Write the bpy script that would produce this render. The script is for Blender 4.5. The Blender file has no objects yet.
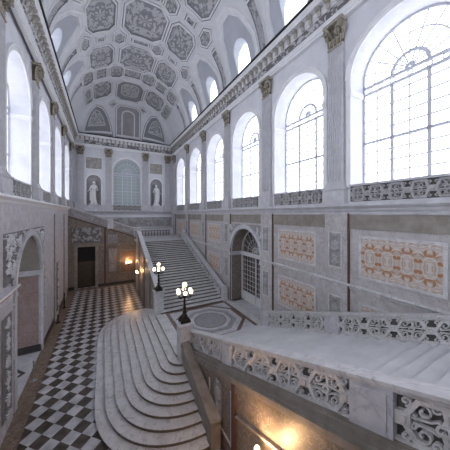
import bpy, bmesh, math, random
from mathutils import Vector, noise
random.seed(7)
C = bpy.context.scene.collection
PI = math.pi
sin, cos = math.sin, math.cos
ZC = 8.2            # eye height above the hall floor
LW, RW, YE, YB = -3.42, 9.08, 32.6, -8.0   # wall planes
LL, LR = -3.28, 9.02                       # lower wall planes
LAND = 1.3
SL = 0.367
XB = 3.8

# ------------------------------------------------------------------ materials
MATS = {}
def mat(name, col, col2=None, scale=2.0, rough=0.5, bump=0.0, bscale=20.0, vein=None, vscale=1.5, vw=0.06, metal=0.0, mottled=None):
    m = bpy.data.materials.new(name); m.use_nodes = True
    nt = m.node_tree; N = nt.nodes; L = nt.links
    b = N['Principled BSDF']
    b.inputs['Roughness'].default_value = rough
    b.inputs['Metallic'].default_value = metal
    co = N.new('ShaderNodeTexCoord').outputs['Object']
    n1 = N.new('ShaderNodeTexNoise'); n1.inputs['Scale'].default_value = scale; n1.inputs['Detail'].default_value = 8
    n1.inputs['Roughness'].default_value = 0.65; L.new(co, n1.inputs['Vector'])
    r = N.new('ShaderNodeValToRGB'); L.new(n1.outputs['Fac'], r.inputs['Fac'])
    c2 = col2 or tuple(c * 0.75 for c in col)
    r.color_ramp.elements[0].position = 0.3; r.color_ramp.elements[0].color = (*c2, 1)
    r.color_ramp.elements[1].position = 0.68; r.color_ramp.elements[1].color = (*col, 1)
    out = r.outputs['Color']
    if vein:
        n2 = N.new('ShaderNodeTexNoise'); n2.inputs['Scale'].default_value = vscale; n2.inputs['Detail'].default_value = 7
        n2.inputs['Distortion'].default_value = 1.5; L.new(co, n2.inputs['Vector'])
        r2 = N.new('ShaderNodeValToRGB'); e = r2.color_ramp.elements
        e[0].position = 0.5 - vw; e[0].color = (0, 0, 0, 1); e[1].position = 0.5; e[1].color = (1, 1, 1, 1)
        x = e.new(0.5 + vw); x.color = (0, 0, 0, 1)
        L.new(n2.outputs['Fac'], r2.inputs['Fac'])
        mx = N.new('ShaderNodeMixRGB'); L.new(r2.outputs['Color'], mx.inputs['Fac']); L.new(out, mx.inputs['Color1'])
        mx.inputs['Color2'].default_value = (*vein, 1); out = mx.outputs['Color']
    L.new(out, b.inputs['Base Color'])
    if bump:
        n3 = N.new('ShaderNodeTexNoise'); n3.inputs['Scale'].default_value = bscale; n3.inputs['Detail'].default_value = 6
        L.new(co, n3.inputs['Vector'])
        bp = N.new('ShaderNodeBump'); bp.inputs['Strength'].default_value = bump; bp.inputs['Distance'].default_value = 0.05
        L.new(n3.outputs['Fac'], bp.inputs['Height']); L.new(bp.outputs['Normal'], b.inputs['Normal'])
    MATS[name] = m
    return m
def emit(name, col, s):
    m = bpy.data.materials.new(name); m.use_nodes = True
    b = m.node_tree.nodes['Principled BSDF']
    b.inputs['Base Color'].default_value = (*col, 1)
    b.inputs['Emission Color'].default_value = (*col, 1); b.inputs['Emission Strength'].default_value = s
    MATS[name] = m; return m
mat('plaster', (.74, .75, .80), (.62, .63, .68), 1.2, .75, .15, 14)
mat('vault', (.78, .79, .83), (.68, .69, .73), 1.5, .8, .15, 14)
mat('rib', (.84, .845, .87), (.74, .745, .78), 2.5, .75, .1, 20)
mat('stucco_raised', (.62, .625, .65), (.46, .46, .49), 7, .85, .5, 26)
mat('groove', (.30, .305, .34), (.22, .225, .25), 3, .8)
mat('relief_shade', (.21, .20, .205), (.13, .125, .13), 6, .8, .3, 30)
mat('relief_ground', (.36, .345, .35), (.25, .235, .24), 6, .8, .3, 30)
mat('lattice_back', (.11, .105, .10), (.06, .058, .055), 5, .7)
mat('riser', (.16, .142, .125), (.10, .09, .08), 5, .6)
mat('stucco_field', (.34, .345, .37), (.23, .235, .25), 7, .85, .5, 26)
mat('severy', (.52, .54, .60), (.44, .455, .51), 1.2, .8)
mat('frieze', (.64, .64, .68), (.44, .435, .46), 9, .85, .6, 30)
mat('bracket_stone', (.50, .48, .45), (.30, .28, .25), 7, .7)
mat('gilt_dark', (.16, .12, .075), (.08, .06, .04), 9, .7)
mat('gilt_stone', (.52, .49, .43), (.20, .17, .12), 12, .7, .5, 40)
mat('gilt_relief', (.50, .49, .45), (.30, .28, .22), 9, .7, .4, 40)
mat('pilaster_stone', (.62, .62, .66), (.46, .46, .49), 3, .7, .2, 30)
mat('marble_white', (.66, .66, .70), (.46, .46, .50), 2.2, .3, .05, 20, (.44, .44, .48), 1.2, .02)
mat('marble_rail', (.70, .70, .72), (.50, .49, .50), 3, .35, .1, 30, (.42, .41, .42), 1.5, .02)
mat('marble_step', (.72, .72, .74), (.54, .535, .54), 2.0, .3, .03, 20, (.42, .415, .42), 1.3, .02)
mat('marble_ramp', (.72, .73, .75), (.58, .59, .61), 1.1, .22, .0)
mat('dado', (.56, .54, .55), (.40, .375, .38), 2.8, .5, .2, 16, (.36, .33, .33), 1.6, .025)
mat('dado_left', (.60, .585, .63), (.42, .40, .43), 2.5, .5, .2, 16, (.38, .35, .37), 1.6, .03)
mat('tan_stone', (.33, .30, .275), (.20, .175, .155), 2.5, .55, .2, 20)
mat('brown_marble', (.235, .20, .175), (.14, .118, .103), 5, .45, .1, 20, (.40, .35, .31), 3, .025)
mat('border_marble', (.24, .175, .13), (.11, .075, .055), 5, .35, 0, 20, (.34, .27, .21), 4, .03)
mat('brown_band', (.20, .135, .10), (.10, .065, .05), 6, .35, 0, 20, (.30, .22, .17), 4, .03)
mat('dark_stone', (.055, .05, .05), (.03, .028, .028), 6, .35)
mat('rust_trim', (.12, .06, .045), (.07, .04, .03), 6, .5)
mat('pink_marble', (.36, .28, .27), (.24, .185, .18), 4, .4, .1, 20, (.24, .15, .14), 2.2, .05)
mat('relief_white', (.66, .66, .69), (.42, .42, .45), 8, .6, .3, 35)
mat('relief_grey', (.48, .475, .49), (.27, .265, .28), 8, .6, .3, 35)
mat('lattice', (.76, .755, .77), (.50, .49, .49), 9, .55, .3, 40)
mat('lattice_grey', (.48, .475, .49), (.30, .295, .30), 9, .6, .3, 40)
mat('statue', (.78, .78, .80), (.62, .62, .64), 6, .5)
mat('niche', (.42, .41, .43), (.30, .29, .31), 3, .7)
mat('window_paint', (.60, .61, .70), (.56, .57, .65), 3, .5)
mat('gate_paint', (.68, .67, .68), (.55, .54, .55), 6, .5)
mat('bronze', (.035, .028, .024), (.02, .016, .014), 8, .35, 0, 20, metal=.7)
mat('wood', (.09, .065, .042), (.05, .037, .025), 5, .5)
mat('dark', (.02, .019, .018), (.013, .012, .012), 3, .8)
mat('steel', (.45, .45, .46), (.38, .38, .39), 5, .3, metal=.8)
mat('inlay_grey', (.40, .40, .42), (.28, .275, .28), 3, .3, 0, 20, (.22, .22, .22), 2, .04)
emit('pane', (.94, .96, 1.0), 1.35)
emit('pane_fill', (.94, .96, 1.0), 1.35)  # fill light: panes of the added back wall windows
emit('pane_high', (.88, .92, 1.0), 1.2)
emit('pane_end', (.28, .33, .35), .12)
emit('globe', (1.0, .84, .60), 1.7)
emit('bulb', (1.0, .72, .42), 6)

def floor_mat():
    m = bpy.data.materials.new('checker'); m.use_nodes = True
    nt = m.node_tree; N = nt.nodes; L = nt.links; b = N['Principled BSDF']; b.inputs['Roughness'].default_value = .28
    co = N.new('ShaderNodeTexCoord').outputs['Object']
    mp = N.new('ShaderNodeMapping'); mp.inputs['Rotation'].default_value = (0, 0, PI/4)
    mp.inputs['Location'].default_value = (.168, -.10, .5)
    L.new(co, mp.inputs['Vector'])
    ck = N.new('ShaderNodeTexChecker'); ck.inputs['Scale'].default_value = 1/.46
    ck.inputs['Color1'].default_value = (0, 0, 0, 1); ck.inputs['Color2'].default_value = (1, 1, 1, 1)
    L.new(mp.outputs['Vector'], ck.inputs['Vector'])
    def nz(sc, c1, c2, det=6):
        n = N.new('ShaderNodeTexNoise'); n.inputs['Scale'].default_value = sc; n.inputs['Detail'].default_value = det; L.new(co, n.inputs['Vector'])
        r = N.new('ShaderNodeValToRGB'); r.color_ramp.elements[0].position = .35; r.color_ramp.elements[1].position = .65
        r.color_ramp.elements[0].color = (*c1, 1); r.color_ramp.elements[1].color = (*c2, 1); L.new(n.outputs['Fac'], r.inputs['Fac']); return r.outputs['Color']
    w = nz(2.2, (.38, .38, .40), (.62, .62, .65)); d = nz(4, (.04, .031, .025), (.10, .082, .068))
    mx = N.new('ShaderNodeMixRGB'); L.new(ck.outputs['Fac'], mx.inputs['Fac']); L.new(d, mx.inputs['Color1']); L.new(w, mx.inputs['Color2'])
    L.new(mx.outputs['Color'], b.inputs['Base Color']); MATS['checker'] = m
floor_mat()
def breccia_mat():
    # book-matched orange and cream marble: the slab pattern is mirrored every 0.64 m
    m = bpy.data.materials.new('breccia'); m.use_nodes = True
    nt = m.node_tree; N = nt.nodes; L = nt.links; b = N['Principled BSDF']; b.inputs['Roughness'].default_value = .35
    co = N.new('ShaderNodeTexCoord').outputs['Object']
    sp = N.new('ShaderNodeSeparateXYZ'); L.new(co, sp.inputs[0])
    pp = N.new('ShaderNodeMath'); pp.operation = 'PINGPONG'; pp.inputs[1].default_value = .3; L.new(sp.outputs['Y'], pp.inputs[0])
    ab = N.new('ShaderNodeMath'); ab.operation = 'ABSOLUTE'; L.new(sp.outputs['Z'], ab.inputs[0])
    cb = N.new('ShaderNodeCombineXYZ'); L.new(pp.outputs[0], cb.inputs['Y']); sc = N.new('ShaderNodeMath'); sc.operation = 'MULTIPLY'; sc.inputs[1].default_value = .85; L.new(ab.outputs[0], sc.inputs[0]); ad = N.new('ShaderNodeMath'); ad.operation = 'ADD'; ad.inputs[1].default_value = 3.1; L.new(sc.outputs[0], ad.inputs[0]); L.new(ad.outputs[0], cb.inputs['Z']); L.new(sp.outputs['X'], cb.inputs['X'])
    n = N.new('ShaderNodeTexNoise'); n.inputs['Scale'].default_value = 3.0; n.inputs['Detail'].default_value = 9; n.inputs['Roughness'].default_value = .5; n.inputs['Distortion'].default_value = .6
    L.new(cb.outputs[0], n.inputs['Vector'])
    r = N.new('ShaderNodeValToRGB'); e = r.color_ramp.elements
    e[0].position = .41; e[0].color = (.40, .20, .10, 1); e[1].position = .45; e[1].color = (.56, .50, .45, 1)
    for p, c in ((.49, (.68, .64, .60, 1)), (.52, (.44, .34, .31, 1)), (.55, (.62, .58, .56, 1)), (.58, (.42, .29, .22, 1)), (.62, (.62, .58, .55, 1))):
        x = e.new(p); x.color = c
    L.new(n.outputs['Fac'], r.inputs['Fac']); L.new(r.outputs['Color'], b.inputs['Base Color']); MATS['breccia'] = m
breccia_mat()

# ------------------------------------------------------------------ helpers
def tag(o, label=None, cat=None, group=None, kind=None):
    if label: o['label'] = label
    if cat: o['category'] = cat
    if group: o['group'] = group
    if kind: o['kind'] = kind
    return o
def empty(name, loc=(0, 0, 0), label=None, cat=None, group=None, rz=0):
    o = bpy.data.objects.new(name, None); C.objects.link(o); o.location = loc; o.rotation_euler = (0, 0, rz); o.empty_display_size = .1
    return tag(o, label, cat, group)
def obj(name, bm, m, parent=None, smooth=False, label=None):
    me = bpy.data.meshes.new(name)
    bmesh.ops.recalc_face_normals(bm, faces=bm.faces)
    bm.to_mesh(me); bm.free()
    for k in (m if isinstance(m, (list, tuple)) else [m]): me.materials.append(MATS[k])
    if smooth:
        for p in me.polygons: p.use_smooth = True
    o = bpy.data.objects.new(name, me); C.objects.link(o)
    if parent:
        o.parent = parent
        pl = parent.matrix_basis if parent.parent is None else parent.parent.matrix_basis
        if parent.get('_abs'): o.matrix_parent_inverse = parent.matrix_basis.inverted()
    if label: o['label'] = label
    return o
def aroot(name, loc, label, cat, group=None):
    """root whose parts are modelled in world coordinates"""
    o = empty(name, loc, label, cat, group); o['_abs'] = 1
    return o
def struct(name, bm, m, smooth=False, parent=None):
    o = obj(name, bm, m, parent, smooth)
    if not parent: o['kind'] = 'structure'
    return o
def dup(o, loc=None, parent=None, label=None, group=None, rz=None):
    c = o.copy(); C.objects.link(c)
    if parent: c.parent = parent
    for ch in list(o.children): dup(ch, None, c)
    if loc is not None: c.location = loc
    if rz is not None: c.rotation_euler = (0, 0, rz)
    if label: c['label'] = label
    if group: c['group'] = group
    return c
I = lambda a, b, c: (a, b, c)
def MR(x, s=1):   # wall facing -X (right wall): a=Y b=z c=depth into the wall
    return lambda a, b, c: (x + c*s, a, b)
def ML(x): return lambda a, b, c: (x - c, a, b)
def ME(y): return lambda a, b, c: (a, y + c, b)
def box(bm, a0, a1, b0, b1, c0, c1, M=I):
    v = [bm.verts.new(M(a, b, c)) for a in (a0, a1) for b in (b0, b1) for c in (c0, c1)]
    for f in ((0, 1, 3, 2), (4, 6, 7, 5), (0, 4, 5, 1), (2, 3, 7, 6), (0, 2, 6, 4), (1, 5, 7, 3)):
        bm.faces.new([v[i] for i in f])
def nb(): return bmesh.new()
def B(a0, a1, b0, b1, c0, c1, M=I):
    bm = nb(); box(bm, a0, a1, b0, b1, c0, c1, M); return bm
def quad(bm, pts): return bm.faces.new([bm.verts.new(p) for p in pts])
def extrude(bm, prof, a0, a1, M, caps=True, n=1):
    """profile of (c, b) run along a"""
    rings = []
    for i in range(n + 1):
        a = a0 + (a1 - a0) * i / n
        rings.append([bm.verts.new(M(a, b, c)) for c, b in prof])
    k = len(prof)
    for r, s in zip(rings, rings[1:]):
        for j in range(k):
            bm.faces.new((r[j], r[(j+1) % k], s[(j+1) % k], s[j]))
    if caps:
        bm.faces.new(rings[0]); bm.faces.new(rings[-1])
def ribbon(bm, pts, w, c0, c1, M, closed=False):
    n = len(pts)
    off = []
    for i in range(n):
        if closed: p, q = pts[i-1], pts[(i+1) % n]
        else: p, q = pts[max(i-1, 0)], pts[min(i+1, n-1)]
        dx, dy = q[0]-p[0], q[1]-p[1]; l = math.hypot(dx, dy) or 1
        off.append((-dy/l*w/2, dx/l*w/2))
    R = []
    for (x, y), (ox, oy) in zip(pts, off):
        R.append([bm.verts.new(M(x+ox, y+oy, c0)), bm.verts.new(M(x-ox, y-oy, c0)), bm.verts.new(M(x-ox, y-oy, c1)), bm.verts.new(M(x+ox, y+oy, c1))])
    rng = range(n) if closed else range(n-1)
    for i in rng:
        a, b = R[i], R[(i+1) % n]
        for j in range(4): bm.faces.new((a[j], a[(j+1) % 4], b[(j+1) % 4], b[j]))
    if not closed: bm.faces.new(R[0]); bm.faces.new(R[-1])
def arc(x, y, r, t0, t1, n=16, ry=None):
    ry = ry or r
    return [(x + r*cos(t0+(t1-t0)*i/n), y + ry*sin(t0+(t1-t0)*i/n)) for i in range(n+1)]
def spiral(x, y, r, t0, turns, d=1, n=13):
    return [(x + r*(1-.78*i/n)*cos(t0 + d*turns*2*PI*i/n), y + r*(1-.78*i/n)*sin(t0 + d*turns*2*PI*i/n)) for i in range(n+1)]
def lathe(bm, prof, n=20, cx=0, cy=0, z0=0, sq=0, sx=1, sy=1):
    rings = []
    for r, z in prof:
        ring = []
        for i in range(n):
            t = 2*PI*(i+.5)/n
            k = 1.0
            if sq: k = 1/max(abs(cos(t)), abs(sin(t)))
            ring.append(bm.verts.new((cx + r*k*cos(t)*sx, cy + r*k*sin(t)*sy, z0+z)))
        rings.append(ring)
    for a, b in zip(rings, rings[1:]):
        for i in range(n): bm.faces.new((a[i], a[(i+1) % n], b[(i+1) % n], b[i]))
    bm.faces.new(rings[0]); bm.faces.new(rings[-1])
def tube(bm, pts, r, n=8, r2=None):
    pts = [Vector(p) for p in pts]; rings = []
    r2 = r if r2 is None else r2
    up = Vector((0, 0, 1))
    for i, p in enumerate(pts):
        d = (pts[min(i+1, len(pts)-1)] - pts[max(i-1, 0)]).normalized()
        u = d.cross(up); 
        if u.length < .05: u = d.cross(Vector((1, 0, 0)))
        u.normalize(); w = d.cross(u)
        rr = r + (r2-r)*i/(len(pts)-1)
        rings.append([bm.verts.new(p + (u*cos(2*PI*k/n) + w*sin(2*PI*k/n))*rr) for k in range(n)])
    for a, b in zip(rings, rings[1:]):
        for i in range(n): bm.faces.new((a[i], a[(i+1) % n], b[(i+1) % n], b[i]))
    bm.faces.new(rings[0]); bm.faces.new(rings[-1])
def ball(bm, x, y, z, r, n=12, sz=1):
    lathe(bm, [(r*sin(PI*i/n)+.0005, -r*cos(PI*i/n)*sz) for i in range(n+1)], n+2, x, y, z)
def sm(x, a, b):
    t = min(1, max(0, (x-a)/(b-a))); return t*t*(3-2*t)
# relief height fields, a/b are metres from the centre of the panel
def foliage(a, b, seed=0, f=3.2):
    p = Vector((abs(a)*f, b*f, seed*7.3))
    n1 = noise.noise(p); q = p + Vector((n1*1.5, noise.noise(p+Vector((5, 3, 1)))*1.5, 0))
    s = abs(noise.noise(q*1.3)); s2 = abs(noise.noise(q*2.6+Vector((9, 1, 4))))
    return sm(.32-s, .06, .26)*.7 + sm(.22-s2, 0, .2)*.3
def trophy(a, b, seed=0, f=2.6):
    p = Vector((a*f, b*f, seed*3.1))
    s = noise.noise(p*1.2)*.6 + noise.noise(p*3)*.35 + .25
    return sm(s, 0, .5)*(.6+.4*sm(noise.noise(p*6), -.2, .3))
def relief(bm, a0, a1, b0, b1, M, fn, depth=.05, step=.06, base=-.012, skip=None):
    """displaced slab: c negative is towards the viewer"""
    na, nbb = max(2, int((a1-a0)/step)), max(2, int((b1-b0)/step))
    am, bmid = (a0+a1)/2, (b0+b1)/2
    G = {}; H = {}
    for i in range(na+1):
        for j in range(nbb+1):
            a, b = a0+(a1-a0)*i/na, b0+(b1-b0)*j/nbb
            e = 0 if i in (0, na) or j in (0, nbb) else 1
            if skip and skip(a, b): continue
            hh = e*fn(a-am, b-bmid); H[i, j] = hh
            G[i, j] = bm.verts.new(M(a, b, base - depth*hh))
    for i in range(na):
        for j in range(nbb):
            k = [(i, j), (i+1, j), (i+1, j+1), (i, j+1)]
            if all(x in G for x in k):
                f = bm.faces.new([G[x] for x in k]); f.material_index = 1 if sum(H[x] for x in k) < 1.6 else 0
def frame(bm, a0, a1, b0, b1, w, M, c0=0, c1=-.03):
    box(bm, a0-w, a1+w, b1, b1+w, c1, c0, M); box(bm, a0-w, a1+w, b0-w, b0, c1, c0, M)
    box(bm, a0-w, a0, b0, b1, c1, c0, M); box(bm, a1, a1+w, b0, b1, c1, c0, M)

# ------------------------------------------------------------------ walls
def wall(bm, a0, a1, b0, b1, ops, M, depth, n=20, arch=True):
    cur = a0
    def R(x0, x1, y0, y1):
        if x1-x0 > 1e-4 and y1-y0 > 1e-4: quad(bm, [M(x0, y0, 0), M(x1, y0, 0), M(x1, y1, 0), M(x0, y1, 0)])
    for (ac, hw, s0, sp) in sorted(ops):
        R(cur, ac-hw, b0, b1); R(ac-hw, ac+hw, b0, s0)
        if arch: P = [(ac-hw*cos(PI*i/n), sp+hw*sin(PI*i/n)) for i in range(n+1)]
        else: P = [(ac-hw, sp), (ac+hw, sp)]
        for p, q in zip(P, P[1:]): quad(bm, [M(p[0], p[1], 0), M(q[0], q[1], 0), M(q[0], b1, 0), M(p[0], b1, 0)])
        Q = [(ac-hw, s0)] + P + [(ac+hw, s0)]
        for p, q in zip(Q, Q[1:]+Q[:1]): quad(bm, [M(p[0], p[1], 0), M(q[0], q[1], 0), M(q[0], q[1], depth), M(p[0], p[1], depth)])
        cur = ac+hw
    R(cur, a1, b0, b1)
Pl = [-3.0, 1.75, 6.35, 11.1, 16.2, 21.1, 26.1, 31.75]           # pilaster centres
Wc = [-.62, 4.03, 8.72, 13.65, 18.65, 23.6, 28.9]                 # window centres
WH, WS, WSP = 1.68, ZC+.42, ZC+5.6                                # half width, sill, centre of arch
TOPW = ZC+8.35
DOORR = (13.65, 1.95, LAND, 5.2)
ARCHL = (14.85, 2.3, 0, 4.8)
bm = nb()
wall(bm, YB, YE, ZC+.1, ZC+9.72, [(w, WH, WS, WSP) for w in Wc+[-5.6]], MR(RW), .92)
wall(bm, YB, YE, 0, ZC+.1, [(DOORR[0], DOORR[1], DOORR[2], DOORR[3])], MR(LR), 1.2)
quad(bm, [(LR, YB, ZC+.1), (LR, YE, ZC+.1), (RW+.01, YE, ZC+.1), (RW+.01, YB, ZC+.1)])
struct('wall_right', bm, 'plaster')
bm = nb()
wall(bm, YB, YE, ZC+.1, ZC+9.72, [(w, WH, WS+.3, WSP) for w in Wc+[-5.6]], ML(LW), .92)
struct('wall_left', bm, 'plaster')
bm = nb()
wall(bm, YB, YE, 0, ZC+.1, [ARCHL, (5.2, 2.05, 0, 4.95)], ML(LL), 1.2)
struct('wall_left_lower', bm, 'dado_left')
# dado facing of the right wall
bm = nb()
wall(bm, YB, YE, 0, ZC+.0, [(DOORR[0], DOORR[1], DOORR[2], DOORR[3])], MR(LR-.02), .02)
struct('wall_right_lower', bm, 'dado')
bm = nb()
wall(bm, LL-.2, LR+.3, 0, ZC+10, [(2.85, WH, ZC+.42, WSP), (-1.0, .8, ZC+1.15, ZC+4.1), (6.6, .8, ZC+1.15, ZC+4.1)], ME(YE), .5)
struct('wall_end', bm, 'plaster')
struct('wall_back', B(LL-.3, LR+.3, 0, ZC+16, YB-.2, YB, lambda a, b, c: (a, c, b)), 'plaster')

# windows ------------------------------------------------------------
def glazing(depth, hw, s0, sp, fine=True):
    bm = nb()
    M = lambda a, b, c: (c, a, b)
    k = 5.22+ZC; hub = 5.42+ZC
    ribbon(bm, [(-hw, s0)] + [(-hw*cos(PI*i/24), sp+hw*sin(PI*i/24)) for i in range(25)] + [(hw, s0)], .12, -.04, .04, M)
    for x in (-.57, .57): box(bm, x-.055, x+.055, s0, k-.15, -.04, .04, M)
    for z in (k-.15, k+.14): box(bm, -hw, hw, z-.055, z+.055, -.04, .04, M)
    box(bm, -hw, hw, ZC+3.0-.05, ZC+3.0+.05, -.04, .04, M)
    for x in (-1.4, -.57, -0.0, .57, 1.4, -1.0, 1.0): ribbon(bm, arc(x, k, .09, 0, 2*PI, 10), .035, -.02, .02, M, False)
    ribbon(bm, arc(0, hub, .57, 0, PI, 14), .11, -.04, .04, M)
    for x in (-1.12, 0, 1.12): box(bm, x-.024, x+.024, s0, k-.15, -.015, .015, M)
    z = s0+.4
    while z < k-.2: box(bm, -hw, hw, z-.024, z+.024, -.015, .015, M); z += .44
    ribbon(bm, arc(0, hub, 1.25, 0, PI, 20), .045, -.015, .015, M)
    for i in range(1, 10):
        t = PI*i/10; r1 = 2.0
        while math.hypot(r1*cos(t), max(0, hub+r1*sin(t)-sp)) > hw or abs(r1*cos(t)) > hw: r1 -= .03
        ribbon(bm, [(.12*cos(t), hub+.12*sin(t)), (r1*cos(t), hub+r1*sin(t))], .042, -.015, .015, M)
    ribbon(bm, arc(0, hub, .1, 0, PI, 8), .1, -.03, .03, M)
    p = nb()
    pts = [(-hw, s0)] + [(-hw*cos(PI*i/24), sp+hw*sin(PI*i/24)) for i in range(25)] + [(hw, s0)]
    f = p.faces.new([p.verts.new((.06, a, b)) for a, b in pts])
    bmesh.ops.extrude_face_region(p, geom=[f])
    for v in p.verts[:len(pts)]: pass
    return bm, p
g, p = glazing(0, WH-.02, WS, WSP)
wn = 1
w0 = obj('window_1', g, 'window_paint'); w0['kind'] = 'structure'
bm = nb(); pts = [(-WH, WS)] + [(-WH*cos(PI*i/24), WSP+WH*sin(PI*i/24)) for i in range(25)] + [(WH, WS)]
p.free()
f0 = [bm.verts.new((.06, a, b)) for a, b in pts]; f1 = [bm.verts.new((.09, a, b)) for a, b in pts]
bm.faces.new(f0); bm.faces.new(f1)
for i in range(len(pts)): bm.faces.new((f0[i], f0[(i+1) % len(pts)], f1[(i+1) % len(pts)], f1[i]))
pn = obj('pane', bm, 'pane', w0)
w0.location = (RW+.84, Wc[1], 0)
for side in (0, 1):
    for y in Wc+[-5.6]:
        if side == 0 and y == Wc[1]: continue
        wn += 1
        c = dup(w0, (RW+.84 if side == 0 else LW-.84, y, 0), rz=0 if side == 0 else PI); c.name = 'window_%d' % wn
wn += 1
c = dup(w0, (2.85, YE+.4, 0), rz=PI/2); c.name = 'window_%d' % wn
pe = c.children[0]; pe.data = pe.data.copy(); pe.data.materials[0] = MATS['pane_end']
for x in (-.9, 2.95, 6.8):  # windows added out of view behind the camera to brighten the hall
    wn += 1; c = dup(w0, (x, YB+.12, 0), rz=-PI/2); c.name = 'window_%d' % wn
    pb = c.children[0]; pb.data = pb.data.copy(); pb.data.materials[0] = MATS['pane_fill']
# archivolts and imposts of the upper windows (one trim per window)
def archivolt(M, ac, hw, s0, sp, w=.2, t=.07, imp=None):
    bm = nb()
    ribbon(bm, [(ac-hw-w/2, s0)] + [(ac-(hw+w/2)*cos(PI*i/24), sp+(hw+w/2)*sin(PI*i/24)) for i in range(25)] + [(ac+hw+w/2, s0)], w, -t, .0, M)
    ribbon(bm, [(ac-(hw+w)*cos(PI*i/24), sp+(hw+w)*sin(PI*i/24)) for i in range(25)], .07, -t-.04, .0, M)
    if imp:
        for s in (-1, 1):
            a = ac+s*hw
            box(bm, min(a-s*.05, a+s*w), max(a-s*.05, a+s*w), imp, imp+.14, -t-.04, .8, M)
            box(bm, min(a-s*.03, a+s*w), max(a-s*.03, a+s*w), imp-.08, imp, -t-.02, .8, M)
    return bm
tn = 1
def trim(bm, m, smooth=False):
    global tn
    o = struct('trim_%d' % tn, bm, m, smooth); tn += 1; return o
for M in (MR(RW), ML(LW)):
    for y in Wc+[-5.6]: trim(archivolt(M, y, WH, WS, WSP, imp=ZC+5.0), 'rib')
trim(archivolt(ME(YE), 2.85, WH, WS, WSP), 'rib')
for x in (-1.0, 6.6): trim(archivolt(ME(YE), x, .8, ZC+1.15, ZC+4.1, .12, .05), 'rib')
trim(archivolt(MR(LR-.02), DOORR[0], DOORR[1], LAND, DOORR[3], .26, .08, 5.0), 'marble_white')
trim(archivolt(ML(LL), ARCHL[0], ARCHL[1], 0, ARCHL[3], .3, .1), 'marble_white')
# niches
for x in (-1.0, 6.6):
    bm = nb(); n = 12
    def nic(t, b): return (x - .8*cos(t), YE + .45*sin(t)+.02, b)
    rows = [ZC+1.15, ZC+4.1]
    for i in range(n):
        t0, t1 = PI*i/n, PI*(i+1)/n
        quad(bm, [nic(t0, rows[0]), nic(t1, rows[0]), nic(t1, rows[1]), nic(t0, rows[1])])
    for j in range(6):
        e0, e1 = PI/2*j/6, PI/2*(j+1)/6
        for i in range(n):
            t0, t1 = PI*i/n, PI*(i+1)/n
            q = [(x-.8*cos(t)*cos(e), YE+.02+.45*sin(t)*cos(e), rows[1]+.8*sin(e)) for t, e in ((t0, e0), (t1, e0), (t1, e1), (t0, e1))]
            try: quad(bm, q)
            except Exception: pass
    bm.faces.new([bm.verts.new(nic(PI*i/n, rows[0])) for i in range(n+1)])
    trim(bm, 'niche')

# ------------------------------------------------------------------ floor
struct('floor', B(LL-.1, LR+.1, YB, YE, -.1, 0, I), 'checker')
trim(B(LL, -2.65, YB, 29, 0, .006), 'border_marble')
trim(B(LL, 3.4, 28.4, 29, 0, .007), 'brown_marble')
# vestibules behind the left arches
bm = nb()
for y0, y1 in ((12.2, 18.0), (2.3, 8.1)):
    for q in ([(-9.5, y0, 0), (-4.4, y0, 0), (-4.4, y0, 8), (-9.5, y0, 8)], [(-9.5, y1, 0), (-4.4, y1, 0), (-4.4, y1, 8), (-9.5, y1, 8)],
              [(-9.5, y0, 0), (-9.5, y1, 0), (-9.5, y1, 8), (-9.5, y0, 8)], [(-9.5, y0, 8), (-9.5, y1, 8), (-4.4, y1, 8), (-4.4, y0, 8)]): quad(bm, q)
struct('wall_vestibule', bm, 'tan_stone')
struct('floor_vestibule', B(-9.5, -3.28, 2.3, 18.0, -.1, .004), 'marble_white')
bm = nb()
for y0, y1 in ((12.9, 17.3),):
    D = [(-3.75, 13.6), (-4.9, 15.1), (-3.75, 16.6)]
    M2 = lambda a, b, c: (a, b, c)
    ribbon(bm, [(-3.6, 15.1), (-4.6, 16.3), (-5.6, 15.1), (-4.6, 13.9)], .2, .0045, .009, M2, True)
trim(bm, 'dark_stone')
wv = nb(); quad(wv, [(-9.4, 13.4, 1), (-9.4, 14.6, 1), (-9.4, 14.6, 4), (-9.4, 13.4, 4)])
box(wv, -9.45, -9.4, 13.3, 14.7, .9, 4.1)
o = struct('window_%d' % (wn+1), wv, 'pane'); wn += 1
# pink jamb linings and cornice of the left arch
ac, hw, s0, sp = ARCHL
bm = nb()
for s in (-1, 1):
    a = ac+s*hw; box(bm, min(a, a-s*.03), max(a, a-s*.03), .45, sp-.25, .12, 1.15, ML(LL))
o = trim(bm, 'pink_marble')
bm = nb(); ribbon(bm, [(ac-(hw-.03)*cos(PI*i/20), sp+(hw-.03)*sin(PI*i/20)) for i in range(21)], .05, .06, 1.18, ML(LL))
for s in (-1, 1):
    a = ac+s*hw; box(bm, min(a, a-s*.03), max(a, a-s*.03), sp-.3, sp+.05, .06, 1.18, ML(LL))
trim(bm, 'tan_stone')
bm = nb()
for s in (-1, 1):
    a = ac+s*hw; box(bm, min(a, a-s*.12), max(a, a-s*.12), sp-.1, sp+.06, -.1, 1.2, ML(LL)); box(bm, min(a, a-s*.07), max(a, a-s*.07), sp-.25, sp-.1, -.05, 1.2, ML(LL))
trim(bm, 'marble_white')
bm = nb()
for s in (-1, 1):
    a = ac+s*hw; box(bm, min(a, a-s*.05), max(a, a-s*.05), 0, .42, .0, 1.2, ML(LL))
trim(bm, 'dark_stone')
# baseboards
def segs(a0, a1, gaps):
    out = []; c = a0
    for g0, g1 in sorted(gaps):
        out.append((c, g0)); c = g1
    out.append((c, a1)); return out
bm = nb()
for a0, a1 in segs(YB, 29, [(ac-hw, ac+hw), (3.15, 7.25)]): box(bm, a0, a1, 0, .3, -.04, 0, ML(LL))
struct('baseboard_left', bm, 'dark_stone')

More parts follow.
